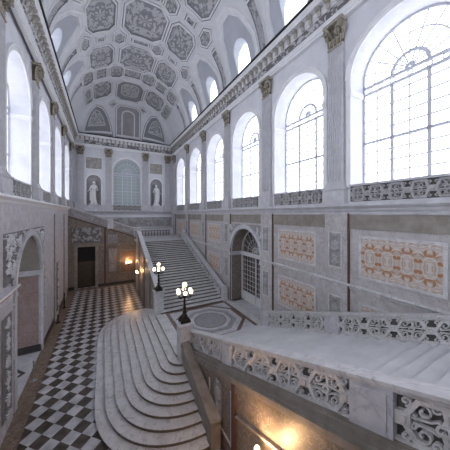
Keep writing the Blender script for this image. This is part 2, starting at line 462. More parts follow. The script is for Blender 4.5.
# ledge below the upper windows, string course and vertical strips
LEDGE = [(0, .42), (-.30, .42), (-.32, .33), (-.27, .27), (-.2, .22), (-.16, .14), (-.1, .08), (-.08, -.02), (0, -.05)]
def ledge(M, a0, a1, z=ZC, k=1):
    bm = nb(); extrude(bm, [(c*k, b+z) for c, b in LEDGE], a0, a1, M); return bm
trim(ledge(MR(LR), YB, YE), 'pilaster_stone'); trim(ledge(ML(LL-.14), YB, YE, ZC+.3, 1.3), 'rib'); bm = nb(); box(bm, YB, YE, ZC+.1, ZC+.40, 0, .2, ML(LL)); trim(bm, 'dado_left'); trim(ledge(ME(YE), LL, LR), 'pilaster_stone')
STR = [(0, .12), (-.12, .12), (-.13, .05), (-.07, .0), (-.05, -.08), (0, -.1)]
def string(M, a0, a1, z, k=1):
    bm = nb(); extrude(bm, [(c*k, b+z) for c, b in STR], a0, a1, M); return bm
bm = nb()
for a0, a1 in segs(YB, YE, [(DOORR[0]-DOORR[1]-.25, DOORR[0]+DOORR[1]+.25)]): extrude(bm, [(c, b+ZC-3.0) for c, b in STR], a0, a1, MR(LR-.02))
trim(bm, 'marble_rail')
bm = nb()
for a0, a1 in segs(YB, ac-hw+.1, [(3.0, 7.4)]): extrude(bm, [(c*1.5, b+ZC-3.1) for c, b in STR], a0, a1, ML(LL))
trim(bm, 'marble_white')
# tan band under the ledge
bm = nb(); box(bm, YB, YE, ZC-.62, ZC-.05, -.03, 0, MR(LR-.02)); trim(bm, 'tan_stone')
# wall strips below the pilasters, with the thin dark joint beside each
bmA, bmB = nb(), nb()
for y in Pl:
    zb = 0
    box(bmA, y-.55, y+.5, zb, ZC-.02, -.09, 0, MR(LR-.02)); box(bmB, y-.62, y-.55, zb, ZC+.40, -.07, 0, MR(LR-.02))
struct('trim_%d' % tn, bmA, 'dado'); tn += 1
struct('trim_%d' % tn, bmB, 'rust_trim'); tn += 1
bmA, bmB = nb(), nb()
for y in (22.0, 26.8, 11.3, 1.75):
    zt_ = 5.0 if y == 11.3 else ZC-.02
    box(bmA, y-.75, y+.75, 0, zt_, -.1, 0, ML(LL)); box(bmB, y+.76, y+.86, 0, zt_, -.06, 0, ML(LL)); box(bmB, y-.82, y-.76, 0, zt_, -.06, 0, ML(LL))
struct('trim_%d' % tn, bmA, 'dado_left'); tn += 1
struct('trim_%d' % tn, bmB, 'tan_stone'); tn += 1

ORD = ['nearest the camera', 'second from the camera', 'third from the camera', 'fourth from the camera', 'fifth from the camera', 'sixth and farthest from the camera']
# marble inlay panels of the right wall
def inlay(y, zc, hw, hh, m, label, wbd=.1):
    r = empty('marble_panel', (LR-.03, y, zc), label, 'wall panel', 'inlaid marble panels of the right wall')
    M = lambda a, b, c: (c, a, b)
    obj('slab', B(-hw, hw, -hh, hh, -.02, .0, M), m, r)
    b2 = nb(); frame(b2, -hw, hw, -hh, hh, wbd, M, 0, -.035); obj('border', b2, 'marble_rail', r)
BAYN = {4.03: 'under the right window nearest the camera', 8.72: 'under the second right window from the camera', 18.65: 'beyond the arched gateway, in the first bay past it',
        23.6: 'in the second bay past the arched gateway', 28.9: 'beside the top landing near the end wall'}
for y in (4.03, 8.72, 18.65, 23.6, 28.9):
    inlay(y, ZC-1.7, 1.22, .74, 'breccia', 'upper orange and cream marble panel ' + BAYN[y])
for y in (4.03, 8.72, 18.65, 23.6):
    inlay(y, ZC-4.35, 1.22, .75, 'breccia', 'lower orange and cream marble panel ' + BAYN[y])
# upright candelabrum reliefs on the strips
def cand_fn(a, b, hw=.22, hh=.7):
    w = .10+.07*sin(b*9)+.05*sin(b*21+1); v = sm(w-abs(abs(a)-.03*sin(b*13)), -.03, .05)
    return v*(.6+.4*foliage(a, b, 2, 7))
SN = {6.35: 'between the two right windows nearest the camera', 11.1: 'just on the near side of the arched gateway', 16.2: 'just past the arched gateway', 21.1: 'halfway up the far stairs', 26.1: 'at the top of the far stairs'}
for y, w in SN.items():
    for k, (zz, nm) in enumerate(((ZC-1.55, 'upper'), (ZC-4.3, 'lower'))):
        if y > 20 and k: continue
        if y == 26.1 and k == 0: pass
        r = empty('relief_panel', (LR-.112, y+.0, zz), nm+' upright carved candelabrum relief '+w, 'relief', 'upright reliefs on the right wall strips')
        b1 = nb(); M = lambda a, b, c: (c, a, b)
        relief(b1, -.27, .27, -.72, .72, M, lambda a, b: cand_fn(a, b), .07, .035); obj('carving', b1, ('relief_grey', 'relief_ground'), r, True)
        b2 = nb(); frame(b2, -.27, .27, -.72, .72, .05, M, 0, -.03); obj('border', b2, 'marble_rail', r)
# relief spandrels round the arched gateway and the left arch
def skipR(a, b): return math.hypot(a-DOORR[0], max(0, b-DOORR[3])) < DOORR[1]+.25
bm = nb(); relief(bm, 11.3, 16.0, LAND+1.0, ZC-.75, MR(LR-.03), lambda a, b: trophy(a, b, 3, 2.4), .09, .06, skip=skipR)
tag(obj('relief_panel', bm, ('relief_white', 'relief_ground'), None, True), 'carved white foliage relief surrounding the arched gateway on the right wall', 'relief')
def skipL(a, b): return (a < 12.1 and b < 5.4) or math.hypot(a-ac, max(0, b-sp)) < hw+.28
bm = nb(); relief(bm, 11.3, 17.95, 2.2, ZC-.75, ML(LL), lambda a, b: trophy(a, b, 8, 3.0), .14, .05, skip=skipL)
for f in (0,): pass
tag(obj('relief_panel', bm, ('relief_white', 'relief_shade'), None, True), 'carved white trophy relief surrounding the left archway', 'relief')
for y in (11.3, 22.0):
    bm = nb(); relief(bm, y-.5, y+.5, .6, 4.4, ML(LL-.0+.11), lambda a, b: cand_fn(a*.8, b), .09, .045)
    tag(obj('relief_panel', bm, ('relief_white', 'relief_shade'), None, True), 'tall carved arms relief on the left wall strip ' + ('before the archway' if y < 15 else 'past the archway'), 'relief', 'tall reliefs on the left wall')

# ------------------------------------------------------------------ pilasters
def capital_bm(hw=.36, h=1.05, d=.3):
    bm = nb()
    # bell, leaves in two rows, corner volutes, abacus; x = out of the wall (negative), y = width
    ap = lambda a, b, c: (c, a, b)
    extrude(bm, [(0, 0), (-d*.55, 0), (-d*.6, h*.5), (-d*.8, h*.86), (0, h*.86)], -hw*.9, hw*.9, ap)
    for f in bm.faces: f.material_index = 1
    box(bm, -hw*1.25, hw*1.25, h*.86, h, -d*1.35, 0, ap); box(bm, -hw*.95, hw*.95, -.05, .02, -d*.75, 0, ap)
    def leaf(y, z0, hh, w, base, out, side=0):
        n = 7; rows = []
        for i in range(n+1):
            t = i/n; ww = w*(.75+.35*sin(PI*t))*(1-.45*t**3)*(1+.12*cos(i*PI))
            o = base + out*(t**2.2); z = z0 + hh*sin(min(t*1.25, 1.15)*PI/2.0)*(1 if t < .85 else .93)
            rows.append((ww, o, z))
        for s0, s1 in zip(rows, rows[1:]):
            for k in (-1, 1):
                m0 = (-s0[1]-.03, y+side*s0[1], s0[2]); m1 = (-s1[1]-.03, y+side*s1[1], s1[2])
                e0 = (-s0[1]+.015, y+k*s0[0]+side*s0[1], s0[2]); e1 = (-s1[1]+.015, y+k*s1[0]+side*s1[1], s1[2])
                quad(bm, [m0, m1, e1, e0])
    for y in (-.27, -.09, .09, .27): leaf(y, 0, .38*h, .07, d*.5, .15)
    for y in (-.35, -.175, 0, .175, .35): leaf(y, .14, .56*h, .062, d*.5, .19)
    for s in (-1, 1):
        pts = spiral(s*hw*.98, h*.74, .13, PI/2, 1.4, s, 16)
        ribbon(bm, [(s*.1, h*.45), (s*.2, h*.72)] + pts, .05, -d*1.3, -d*.7, ap)
        leaf(s*.36, .45*h, .3*h, .06, d*.6, .2, s*.4)
    for t in range(6):
        quad(bm, [(-d*1.42, .09*cos(t*PI/3), h*.9+.09*sin(t*PI/3)), (-d*1.42, .09*cos((t+1)*PI/3), h*.9+.09*sin((t+1)*PI/3)), (-d*1.3, .03*cos((t+1)*PI/3), h*.9), (-d*1.3, .03*cos(t*PI/3), h*.9)])
    return bm
def shaft_bm(hw=.36, h=5.9, d=.18):
    bm = nb(); prof = [(-hw, 0), (-hw, -d)]
    nf = 6; w = (2*hw-.1)/nf
    for i in range(nf):
        a = -hw+.05+i*w
        prof += [(a+w*.14, -d), (a+w*.25, -d+.035), (a+w*.75, -d+.035), (a+w*.86, -d)]
    prof += [(hw, -d), (hw, 0)]
    r0 = [bm.verts.new((c, a, 0)) for a, c in prof]; r1 = [bm.verts.new((c, a, h)) for a, c in prof]
    for i in range(len(prof)-1): bm.faces.new((r0[i], r0[i+1], r1[i+1], r1[i]))
    bm.faces.new(r1); return bm
def base_bm():
    bm = nb(); ap = lambda a, b, c: (c, a, b)
    box(bm, -.52, .52, 0, .62, -.34, 0, ap); box(bm, -.56, .56, .62, .7, -.38, 0, ap); box(bm, -.56, .56, 0, .1, -.38, 0, ap)
    box(bm, -.46, .46, .7, .8, -.29, 0, ap); box(bm, -.42, .42, .8, .9, -.24, 0, ap); box(bm, -.39, .39, .9, .98, -.21, 0, ap)
    return bm
r0 = empty('pilaster', (RW, Pl[1], ZC+.42), 'x', 'pilaster', 'fluted pilasters along the long walls')
obj('base', base_bm(), 'pilaster_stone', r0)
o = obj('shaft', shaft_bm(h=5.95), 'pilaster_stone', r0); o.location.z = .95
o = obj('capital', capital_bm(), ('gilt_stone', 'gilt_dark'), r0, label='leafy gilded stone capital'); o.location.z = 6.86
o['label'] = 'stained and gilded leafy capital'
PN = ['behind', 'nearest, before the first window', 'between the first and second windows', 'between the second and third windows',
      'between the third and fourth windows', 'between the fourth and fifth windows', 'between the fifth and sixth windows', 'in the end corner']
def plab(i, s): return 'fluted pilaster on the %s wall, %s' % (s, PN[i])
r0['label'] = plab(1, 'right')
for i in range(2, 8): dup(r0, (RW, Pl[i], ZC+.42), label=plab(i, 'right'))
for i in range(2, 8):
    o = dup(r0, (LW, Pl[i], ZC+.72), rz=PI, label=plab(i, 'left'))
    for ch in o.children:
        if ch.name.startswith('shaft'): ch.scale.z = 5.65/5.95
        if ch.name.startswith('capital'): ch.location.z = 6.56
EX = [(-2.45, 'left of the left statue niche'), (.62, 'between the left statue and the arched window'), (5.15, 'between the arched window and the right statue'), (8.2, 'right of the right statue niche')]
for x, w in EX: dup(r0, (x, YE, ZC+.42), rz=-PI/2 + PI, label='fluted grey pilaster on the end wall, '+w, group='fluted pilasters on the end wall')

# ------------------------------------------------------------------ entablature
def arch_prof(k):
    z = ZC+8.3
    return [(0, z), (-.2, z), (-.2, z+.13), (-.24, z+.13), (-.24, z+.26), (-.3, z+.3), (-.3, z+.34), (-.2, z+.36), (0, z+.36)]
def corn_prof():
    z = ZC+9.12
    return [(0, z), (-.22, z), (-.26, z+.08), (-.3, z+.1), (-.3, z+.34), (-.58, z+.34), (-.6, z+.46), (-.66, z+.52), (-.7, z+.62), (0, z+.62)]
runs = [('right', MR(RW), YB, YE), ('left', ML(-3.26), YB, YE), ('end', ME(YE), LW, RW)]
mod = None
for nm, M, a0, a1 in runs:
    bm = nb(); extrude(bm, arch_prof(1), a0, a1, M)
    r = aroot('cornice', M((a0+a1)/2, ZC+8.3, 0), 'carved %s cornice with row of brackets under the vault' % {'right': 'right wall', 'left': 'left wall', 'end': 'end wall'}[nm], 'cornice', 'cornice around the hall')
    obj('architrave', bm, 'rib', r)
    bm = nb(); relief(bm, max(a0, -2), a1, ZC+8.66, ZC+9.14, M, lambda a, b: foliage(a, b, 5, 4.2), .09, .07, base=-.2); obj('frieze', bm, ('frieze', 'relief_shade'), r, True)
    bm = nb(); extrude(bm, corn_prof(), a0, a1, M); obj('crown', bm, 'rib', r)
    bm = nb(); box(bm, a0, a1, ZC+9.70, ZC+9.80, -.76, -.6, M); obj('edge_strip', bm, 'dark', r, label='thin dark edge strip')
    if mod is None:
        b1 = nb(); ap = lambda a, b, c: (c, a, b)
        extrude(b1, [(0, .22), (-.24, .22), (-.27, .12), (-.22, .04), (-.14, .06), (-.1, -.04), (-.05, -.14), (0, -.16)], -.085, .085, ap)
        ribbon(b1, spiral(0, 0, .07, 0, 1), .03, -.3, -.2, lambda a, b, c: (c, a, b+.12))
        me = bpy.data.meshes.new('bracket'); bmesh.ops.recalc_face_normals(b1, faces=b1.faces); b1.to_mesh(me); b1.free(); me.materials.append(MATS['bracket_stone']); mod = me
    a = (-4.0 if nm != 'end' else a0+.5); i = 0
    while a < a1-.35:
        o = bpy.data.objects.new('bracket', mod); C.objects.link(o); o.parent = r; o.matrix_parent_inverse = r.matrix_basis.inverted()
        o.location = M(a, ZC+9.24, -.3); o.rotation_euler = (0, 0, {'right': 0, 'left': PI, 'end': PI/2}[nm]); a += .48; i += 1

# ------------------------------------------------------------------ vault
CX, AV, BV, ZS, YV, TV, LV = 2.95, 5.95, 5.6, ZC+9.7, 30.2, 2.4, 5.6
def S(ph, v, h=0):
    """ph degrees from the right springing, v metres along the hall; h = height towards the room"""
    p = math.radians(ph)
    a, b = AV-h, BV-h
    if v <= YV: return (CX+a*cos(p), v, ZS+b*sin(p))
    s = min(1, (v-YV)/LV)*PI/2
    t = sin(s)**(2/3); g = max(cos(s), 1e-6)**(2/3)
    return (CX+a*cos(p), YV+(TV)*t-h*sin(s), ZS+(b*sin(p))*g - (0 if s < 1.5 else 0))
SEV = [(-1.7, -1), (-1.75, 20), (-1.2, 36), (-.5, 43), (.5, 43), (1.2, 36), (1.75, 20), (1.7, -1)]
SEVC = Wc[:-1]
def insev(ph, y):
    q = ph if ph < 90 else 180-ph
    if q > 43: return False
    for c in SEVC:
        d = abs(y-c)
        P = [(1.7, -1), (1.75, 20), (1.2, 36), (.5, 43)]
        for (d0, p0), (d1, p1) in zip(P, P[1:]):
            if p0 <= q <= p1 and d < d0+(d1-d0)*(q-p0)/(p1-p0)-.06: return True
    return False
bm = nb(); nph = 120; ys = [YB + i*(YV-YB)/320 for i in range(321)] + [YV+LV*i/40 for i in range(1, 41)]
G = [[bm.verts.new(S(180*i/nph, y)) for i in range(nph+1)] for y in ys]
for j in range(len(ys)-1):
    for i in range(nph):
        if not insev(180*(i+.5)/nph, (ys[j]+ys[j+1])/2): bm.faces.new((G[j][i], G[j][i+1], G[j+1][i+1], G[j+1][i]))
ceil = struct('ceiling', bm, 'vault', True)
def resample(poly, n):
    L = [0]
    m = len(poly)
    for i in range(m): L.append(L[-1]+math.dist(poly[i], poly[(i+1) % m]))
    out = []
    per = max(1, n//m)
    for i in range(m):
        p, q = poly[i], poly[(i+1) % m]
        for k in range(per): out.append((p[0]+(q[0]-p[0])*k/per, p[1]+(q[1]-p[1])*k/per))
    return out
KM = 5.8*PI/180     # metres per degree
def panel(phc, vc, poly, label, fill='rosette', seed=0, fm='stucco_field', grp='carved coffers of the vault', cat='ceiling panel', name='ceiling_coffer', n=64, dep=.10):
    """poly in metres (across, along)"""
    if name == 'ceiling_coffer' and vc < 28: poly = [(x*1.09, y*1.09) for x, y in poly]
    pts = resample(poly, n); n = len(pts)
    T = lambda x, y, h: S(phc+x/KM, vc+y, h)
    o = T(0, 0, 0)
    r = aroot(name, o, label, cat, grp)
    mr = min(math.hypot(*p) for p in poly)
    w = .21/mr*1.0
    bm = nb(); R = []
    for s, h in ((1+w*1.1, -.01), (1+w*1.05, .09), (1+w*.6, .09), (1+w*.58, .02), (1+w*.12, .02), (1+.1*w, .12), (1-w*.5, .12), (1-w*.55, 0.005)):
        R.append([bm.verts.new(T(x*s, y*s, h)) for x, y in pts])
    for k, (a, b) in enumerate(zip(R, R[1:])):
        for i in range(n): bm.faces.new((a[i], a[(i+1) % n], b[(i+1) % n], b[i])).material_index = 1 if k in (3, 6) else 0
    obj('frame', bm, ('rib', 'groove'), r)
    bm = nb(); K = 16; R = []; HT = {}
    for k in range(K+1):
        s = (1-w*.5)*(1-k/K*.97); ring = []
        for i, (x, y) in enumerate(pts):
            X, Y = x*s, y*s; u = 1-k/K; th = math.atan2(Y, X)
            if fill == 'rosette':
                h = .015 + dep*(sm(.34-u, 0, .12)*(.55+.45*cos(8*th))*(.4+u*2) + sm(u, .36, .42)*sm(.95-u, 0, .08)*foliage(X, Y, seed, 6.0))
            elif fill == 'medal':
                h = .015 + dep*(.7*sm(.07-abs(u-.62), 0, .05) + sm(.55-u, 0, .05)*trophy(X, Y, seed, 6))
            else: h = .015 + dep*sm(.95-u, 0, .1)*foliage(X, Y, seed, 6.5)
            ring.append(bm.verts.new(T(X, Y, h))); HT[k, i] = h
        R.append(ring)
    for k, (a, b) in enumerate(zip(R, R[1:])):
        for i in range(n):
            f = bm.faces.new((a[i], a[(i+1) % n], b[(i+1) % n], b[i]))
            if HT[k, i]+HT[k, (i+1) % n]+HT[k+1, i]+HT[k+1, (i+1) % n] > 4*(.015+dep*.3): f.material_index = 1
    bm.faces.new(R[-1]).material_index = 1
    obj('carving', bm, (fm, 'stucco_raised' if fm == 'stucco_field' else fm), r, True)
    return r
def octa(a, b, ca=.38, cb=.38):
    x, y = a*(1-ca), b*(1-cb)
    return [(a, -y), (a, y), (x, b), (-x, b), (-a, y), (-a, -y), (-x, -b), (x, -b)]
def hexa(a, b, c=.5): return [(a, -b*c), (a, b*c), (0, b), (-a, b*c), (-a, -b*c), (0, -b)]
def rect(a, b): return [(a, -b), (a, b), (-a, b), (-a, -b)]
COL = {90: 'on the vault crown', 61: 'on the right vault haunch', 122: 'on the left vault haunch', 76: 'just right of the vault crown', 107: 'just left of the vault crown',
       46: 'low on the right of the vault', 136: 'low on the left of the vault'}
ROW = ['over the camera', 'level with the window nearest the camera', 'level with the second windows', 'level with the third windows', 'level with the fourth windows', 'level with the fifth windows', 'at the end of the hall']
BET = ['overhead', 'between the first and second windows', 'between the second and third windows', 'between the third and fourth windows', 'between the fourth and fifth windows']
sd = 0
for k in range(1, 6):
    y = Wc[k]; sd += 1
    if k < 6:
        panel(90, y, octa(1.42, 1.72, .42, .42), 'large octagonal rosette coffer %s, %s' % (COL[90], ROW[k]), seed=sd)
        panel(61, y, octa(.98, 1.5), 'octagonal foliage coffer %s, %s' % (COL[61], ROW[k]), seed=sd+10)
        panel(122, y, octa(1.05, 1.5), 'octagonal foliage coffer %s, %s' % (COL[122], ROW[k]), seed=sd+20)
for k in range(0, 5):
    y = (Wc[k]+Wc[k+1])/2; sd += 1
    panel(90, y, rect(.62, .2), 'narrow oblong coffer %s, %s' % (COL[90], BET[k]), 'leaf', sd)
    for p in (76, 107): panel(p, y, hexa(.42, .72), 'small hexagonal coffer %s, %s' % (COL[p], BET[k]), seed=sd)
    for p in (61, 122): panel(p, y, rect(.32, .24), 'small square coffer %s, %s' % (COL[p], BET[k]), 'leaf', sd)
    for p in (46, 136): panel(p, y, hexa(.42, .8), 'small hexagonal coffer %s, %s' % (COL[p], BET[k]), seed=sd)
# rows near the end
y = 26.2
panel(91, y, rect(.78, .72), 'square coffer on the crown in the row before the end medallion', seed=40)
for p, nm in ((75, 'right of the crown square'), (107, 'left of the crown square'), (45, 'at the right end of that row'), (137, 'at the left end of that row')):
    panel(p, y, octa(.6, 1.05), 'narrow octagonal coffer in the last small row, ' + nm, seed=p)
for p, nm in ((60, 'right'), (122, 'left')): panel(p, y, rect(.5, .85), 'oblong coffer in the last small row, %s side' % nm, seed=p)
y = 29.7
panel(90, y+.35, octa(1.5, 2.05), 'octagonal coffer with round medallion at the end of the vault crown', 'medal', 50)
for p, nm in ((60, 'right'), (122, 'left')): panel(p, y-.1, octa(1.15, 1.75), 'octagonal coffer %s of the end medallion' % nm, seed=p)
for p, nm in ((43, 'right'), (138, 'left')): panel(p, y+.0, octa(.55, 1.7), 'long coffer low on the %s of the vault near the end wall' % nm, seed=p)
for p, nm in ((72, 'right'), (108, 'left')): panel(p, YV+LV*.47, [(.42, 0), (0, .42), (-.42, 0), (0, -.42)], 'small diamond coffer above the end wall, %s of centre' % nm, seed=p, n=32)
# lunettes on the end cove: triangular with round medallion, niche in the middle
for p, nm in ((52, 'right'), (129, 'left')):
    tri = [(2.0, 1.3), (-2.0, 1.3), (-1.55, .1), (-.85, -1.1), (0, -1.75), (.85, -1.1), (1.55, .1)]
    panel(p, YV+LV*.74, tri, 'pointed lunette with round medallion on the %s of the end cove' % nm, 'medal', p, n=49)
panel(90, YV+LV*.76, [(1.45, 1.25), (-1.45, 1.25), (-1.45, -1.1), (-1.0, -1.5), (1.0, -1.5), (1.45, -1.1)], 'tall blind niche panel in the middle of the end cove', 'leaf', 77, 'niche', n=48, dep=.03)
nic = [o for o in C.objects if o.name.startswith('ceiling_coffer') and 'blind niche' in (o.get('label') or '')][0]
bm = nb(); ribbon(bm, [(-.75, 1.2), (-.75, -.4)] + [(-.75*cos(PI*i/12), -.4-.5*sin(PI*i/12)) for i in range(13)] + [(.75, -.4), (.75, 1.2)], .14, -.02, .16, lambda a, b, c: S(90+a/KM, YV+LV*.76+b, c))
obj('niche_moulding', bm, 'rib', nic)
# strips between the severies
for k in range(0, 6):
    y = (Wc[k]+Wc[k+1])/2 if k < 5 else 26.2
    for base, nm in ((0, 'right'), (1, 'left')):
        for q in (0,):
            p = 17 if base == 0 else 163
            panel(p, y, rect(1.75, .28), 'long foliage strip on the %s side of the vault, %s' % (nm, BET[k] if k < 5 else 'past the fifth windows'), 'leaf', k+q*9+base*30, n=48, grp='strips between the vault windows')
# severies with their windows
vwin = 0
for side in (0, 1):
    for k, c in enumerate(SEVC):
        pts = [(c+d, q) for d, q in SEV]
        full = []
        for (d0, q0), (d1, q1) in zip(pts, pts[1:]):
            for t in range(6): full.append((d0+(d1-d0)*t/6, q0+(q1-q0)*t/6))
        full.append(pts[-1]); n = len(full)
        T = (lambda y, q, h: S(q, y, h)) if side == 0 else (lambda y, q, h: S(180-q, y, h))
        # raised frame
        bm = nb(); R = []
        cy, cq = c, 15
        for s, h in ((1.13, -.02), (1.12, .09), (1.06, .09), (1.05, .04), (1.01, .04), (1.0, .10), (.95, .10), (.95, -.12)):
            R.append([bm.verts.new(T(cy+(y-cy)*s, cq+(q-cq)*(s if q > cq else 1), h)) for y, q in full])
        for a, b in zip(R, R[1:]):
            for i in range(n-1): bm.faces.new((a[i], a[i+1], b[i+1], b[i]))
        tn_ = 'trim_%d' % tn; tn += 1
        struct(tn_, bm, 'rib')
        # plain recessed surface following the vault, pierced by the window splay
        xg = 8.98 if side == 0 else -3.08
        sgn = 1 if side == 0 else -1
        hw2, qb, qs, qt = .84, 0, 19, 27.5
        hole = []; glass = []
        for i in range(n):
            t = i/(n-1); tt = t*3
            if tt < 1: y, q = c-hw2, qb+(qs-qb)*tt; g = 0
            elif tt > 2: y, q = c+hw2, qs+(qb-qs)*(tt-2)
            else:
                e = (tt-1)*PI; y, q = c-hw2*cos(e), qs+(qt-qs)*sin(e)
            hole.append((y, q)); 
        bm = nb(); K = 4; R = []
        for k2 in range(K+1):
            t = k2/K
            R.append([bm.verts.new(T((cy+(y-cy)*.95)*(1-t)+yh*t, (cq+(q-cq)*(.95 if q > cq else 1))*(1-t)+qh*t, -.12)) for (y, q), (yh, qh) in zip(full, hole)])
        zz = [T(yh, qh, -.12)[2] for yh, qh in hole]
        R.append([bm.verts.new((xg, c+(yh-c)*.92, z-.1)) for (yh, qh), z in zip(hole, zz)])
        for a, b in zip(R, R[1:]):
            for i in range(n-1): bm.faces.new((a[i], a[i+1], b[i+1], b[i]))
        struct('trim_%d' % tn, bm, 'severy', False); tn += 1
        bm = nb()
        inner = [(c+(yh-c)*.92, z-.1) for (yh, qh), z in zip(hole, zz)]
        f0 = [bm.verts.new((xg-sgn*.01, yi, zi)) for yi, zi in inner]; f1 = [bm.verts.new((xg+sgn*.04, yi, zi)) for yi, zi in inner]
        bm.faces.new(f0); bm.faces.new(f1)
        for i in range(n): bm.faces.new((f0[i], f0[(i+1) % n], f1[(i+1) % n], f1[i]))
        wn += 1; struct('window_%d' % wn, bm, 'pane_high')

# ------------------------------------------------------------------ balustrade panels
def lattice(bm, L, h, units, M, b0=0, t=.05, w=.04, seed=0):
    U = L/units
    for u in range(units):
        x = u*U
        for s in (1, -1):
            f = lambda yy: b0 + (h/2 + s*yy)
            ribbon(bm, [(x+.09, f(0)), (x+.27*U, f(h*.42)), (x+.73*U, f(h*.42)), (x+U-.09, f(0))], w*1.8, -t*.8, t*.8, M)
            for m in (-1, 1):
                cx = x+U/2
                ribbon(bm, [(p[0], p[1]) for p in spiral(cx+m*.19*U, f(h*.22), .13*h+.02, 0 if m > 0 else PI, 1.2, m*s)], w*.6, -t*.5, t*.5, M)
                ribbon(bm, spiral(cx+m*.3*U, f(h*.10), .06*h+.01, PI/2, 1.0, -m*s, 9), w*.6, -t*.5, t*.5, M)
                ribbon(bm, spiral(cx+m*.07*U, f(h*.33), .06*h+.01, 0, 1.0, m*s, 9), w*.6, -t*.5, t*.5, M)
                ribbon(bm, [(cx, f(.02)), (cx+m*.05*U, f(.12*h)), (cx+m*.12*U, f(.07*h)), (cx+m*.3*U, f(.03))], w*.7, -t*.4, t*.4, M)
                ribbon(bm, spiral(x+(.12 if m > 0 else .88)*U, f(h*.34), .1*h, -s*PI/2, 1.1, m*s), w*.7, -t*.5, t*.5, M)
            ribbon(bm, [(x+U/2, f(.05)), (x+U/2+.03, f(h*.2)), (x+U/2, f(h*.4))], w*1.2, -t*.5, t*.5, M)
        ribbon(bm, arc(x+U/2, b0+h/2, h*.09, 0, 2*PI, 10)[:-1], w*.8, -t*.6, t*.6, M, True)
    for u in range(units+1):
        x = min(max(u*U, .1), L-.1)
        box(bm, x-.095, x+.095, b0+h/2-.1, b0+h/2+.1, -t*.75, t*.75, M)
        box(bm, x-.05, x+.05, b0+h/2-.05, b0+h/2+.05, -t*1.2, t*1.2, M)
# sill balustrades in the window openings
M0 = lambda a, b, c: (c, a, b)
def sill_bal():
    r = empty('balustrade', (LR+.0, Wc[1], ZC+.42), 'x', 'balustrade', 'pierced balustrades at the feet of the upper windows')
    b1 = nb(); lattice(b1, 3.3, .62, 5, lambda a, b, c: (c, a-1.65, b+.08), 0, .06, .045); obj('lattice', b1, 'lattice_grey', r)
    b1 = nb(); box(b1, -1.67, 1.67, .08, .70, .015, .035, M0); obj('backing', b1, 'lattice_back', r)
    b1 = nb(); box(b1, -1.67, 1.67, .70, .78, -.09, .09, M0); obj('rail', b1, 'pilaster_stone', r)
    b1 = nb(); box(b1, -1.67, 1.67, 0, .08, -.07, .07, M0); obj('bottom_rail', b1, 'pilaster_stone', r)
    return r
sb = sill_bal(); sb.location.x = LR-.05
WN = ['over the gallery', 'nearest the camera', 'second from the camera', 'third from the camera, over the gateway', 'fourth from the camera', 'fifth from the camera', 'farthest from the camera']
sb['label'] = 'pierced grey stone balustrade at the foot of the right window nearest the camera'
for i in range(2, 7): dup(sb, (LR-.05, Wc[i], ZC+.42), label='pierced grey stone balustrade at the foot of the right window ' + WN[i].replace(', over the gateway', ''))
for i in range(2, 7): dup(sb, (LL-.08, Wc[i], ZC+.72), rz=PI, label='pierced grey stone balustrade at the foot of the left window ' + WN[i].replace(', over the gateway', ''))
dup(sb, (2.85, YE-.1, ZC+.42), rz=PI/2, label='pierced grey stone balustrade at the foot of the end wall window')

# ------------------------------------------------------------------ landing and stairs
bm = nb(); box(bm, 3.55, LR, 10.4, 16.0, 0, LAND-.004)
struct('floor_landing', bm, 'marble_step')
def inl(poly, m, z0=LAND-.004, z1=LAND+.001, name='inlay'):
    b1 = nb(); f0 = [b1.verts.new((x, y, z0)) for x, y in poly]; f1 = [b1.verts.new((x, y, z1)) for x, y in poly]
    b1.faces.new(f0); b1.faces.new(f1)
    for i in range(len(poly)): b1.faces.new((f0[i], f0[(i+1) % len(poly)], f1[(i+1) % len(poly)], f1[i]))
    return trim(b1, m)
cx, cy = 6.15, 13.35
def ng(r, n, o=0): return [(cx+r*cos(2*PI*(i+o)/n), cy+r*sin(2*PI*(i+o)/n)) for i in range(n)]
sq = lambda r: [(cx-r, cy-r), (cx+r, cy-r), (cx+r, cy+r), (cx-r, cy+r)]
inl(sq(2.35), 'brown_band', z1=LAND+.001); inl(sq(2.12), 'marble_white', z1=LAND+.002)
inl(ng(2.34, 8, .5), 'brown_band', z1=LAND+.0035); inl(ng(2.1, 8, .5), 'marble_white', z1=LAND+.005)
inl(ng(1.72, 8, .5), 'inlay_grey', z1=LAND+.0065); inl(ng(1.36, 8, .5), 'marble_white', z1=LAND+.008)
inl(ng(1.05, 40), 'brown_marble', z1=LAND+.0092); inl(ng(.98, 40), 'inlay_grey', z1=LAND+.0105)

# rounded steps
def round_outline(d, z=0, x1=3.55):
    """stadium-like outline of the step whose run is d"""
    y0, y1, ex = 11.0, 16.4, 2.35
    P = []
    n = 18
    ry0, ry1 = d*1.0+.0, d*1.0
    for i in range(n+1):
        t = PI/2*i/n; P.append((x1-d*sin(t)**(2/ex), y0-ry0*cos(t)**(2/ex)))
    for i in range(n+1):
        t = PI/2*(1-i/n); P.append((x1-d*sin(t)**(2/ex), y1+ry1*cos(t)**(2/ex)))
    return P
r = empty('rounded_staircase', (1.5, 13.5, 0), 'broad rounded flight of white marble steps spreading onto the checkered floor', 'staircase'); r['_abs'] = 1
NS = 10
for i in range(NS):
    d = 3.86-.385*i; z0, z1 = (0 if i == 0 else LAND/NS*i-.0), LAND/NS*(i+1)
    b1 = nb()
    A = round_outline(d); Bq = round_outline(d-.015)
    lv = [(Bq, z0), (Bq, z1-.028), (A, z1-.022), (A, z1-.006), (round_outline(d-.008), z1)]
    R = [[b1.verts.new((x, y, z)) for x, y in P] for P, z in lv]
    for a, b in zip(R, R[1:]):
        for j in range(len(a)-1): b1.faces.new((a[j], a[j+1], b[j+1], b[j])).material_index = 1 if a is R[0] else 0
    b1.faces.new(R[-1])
    obj('step', b1, ('marble_step', 'riser'), r)
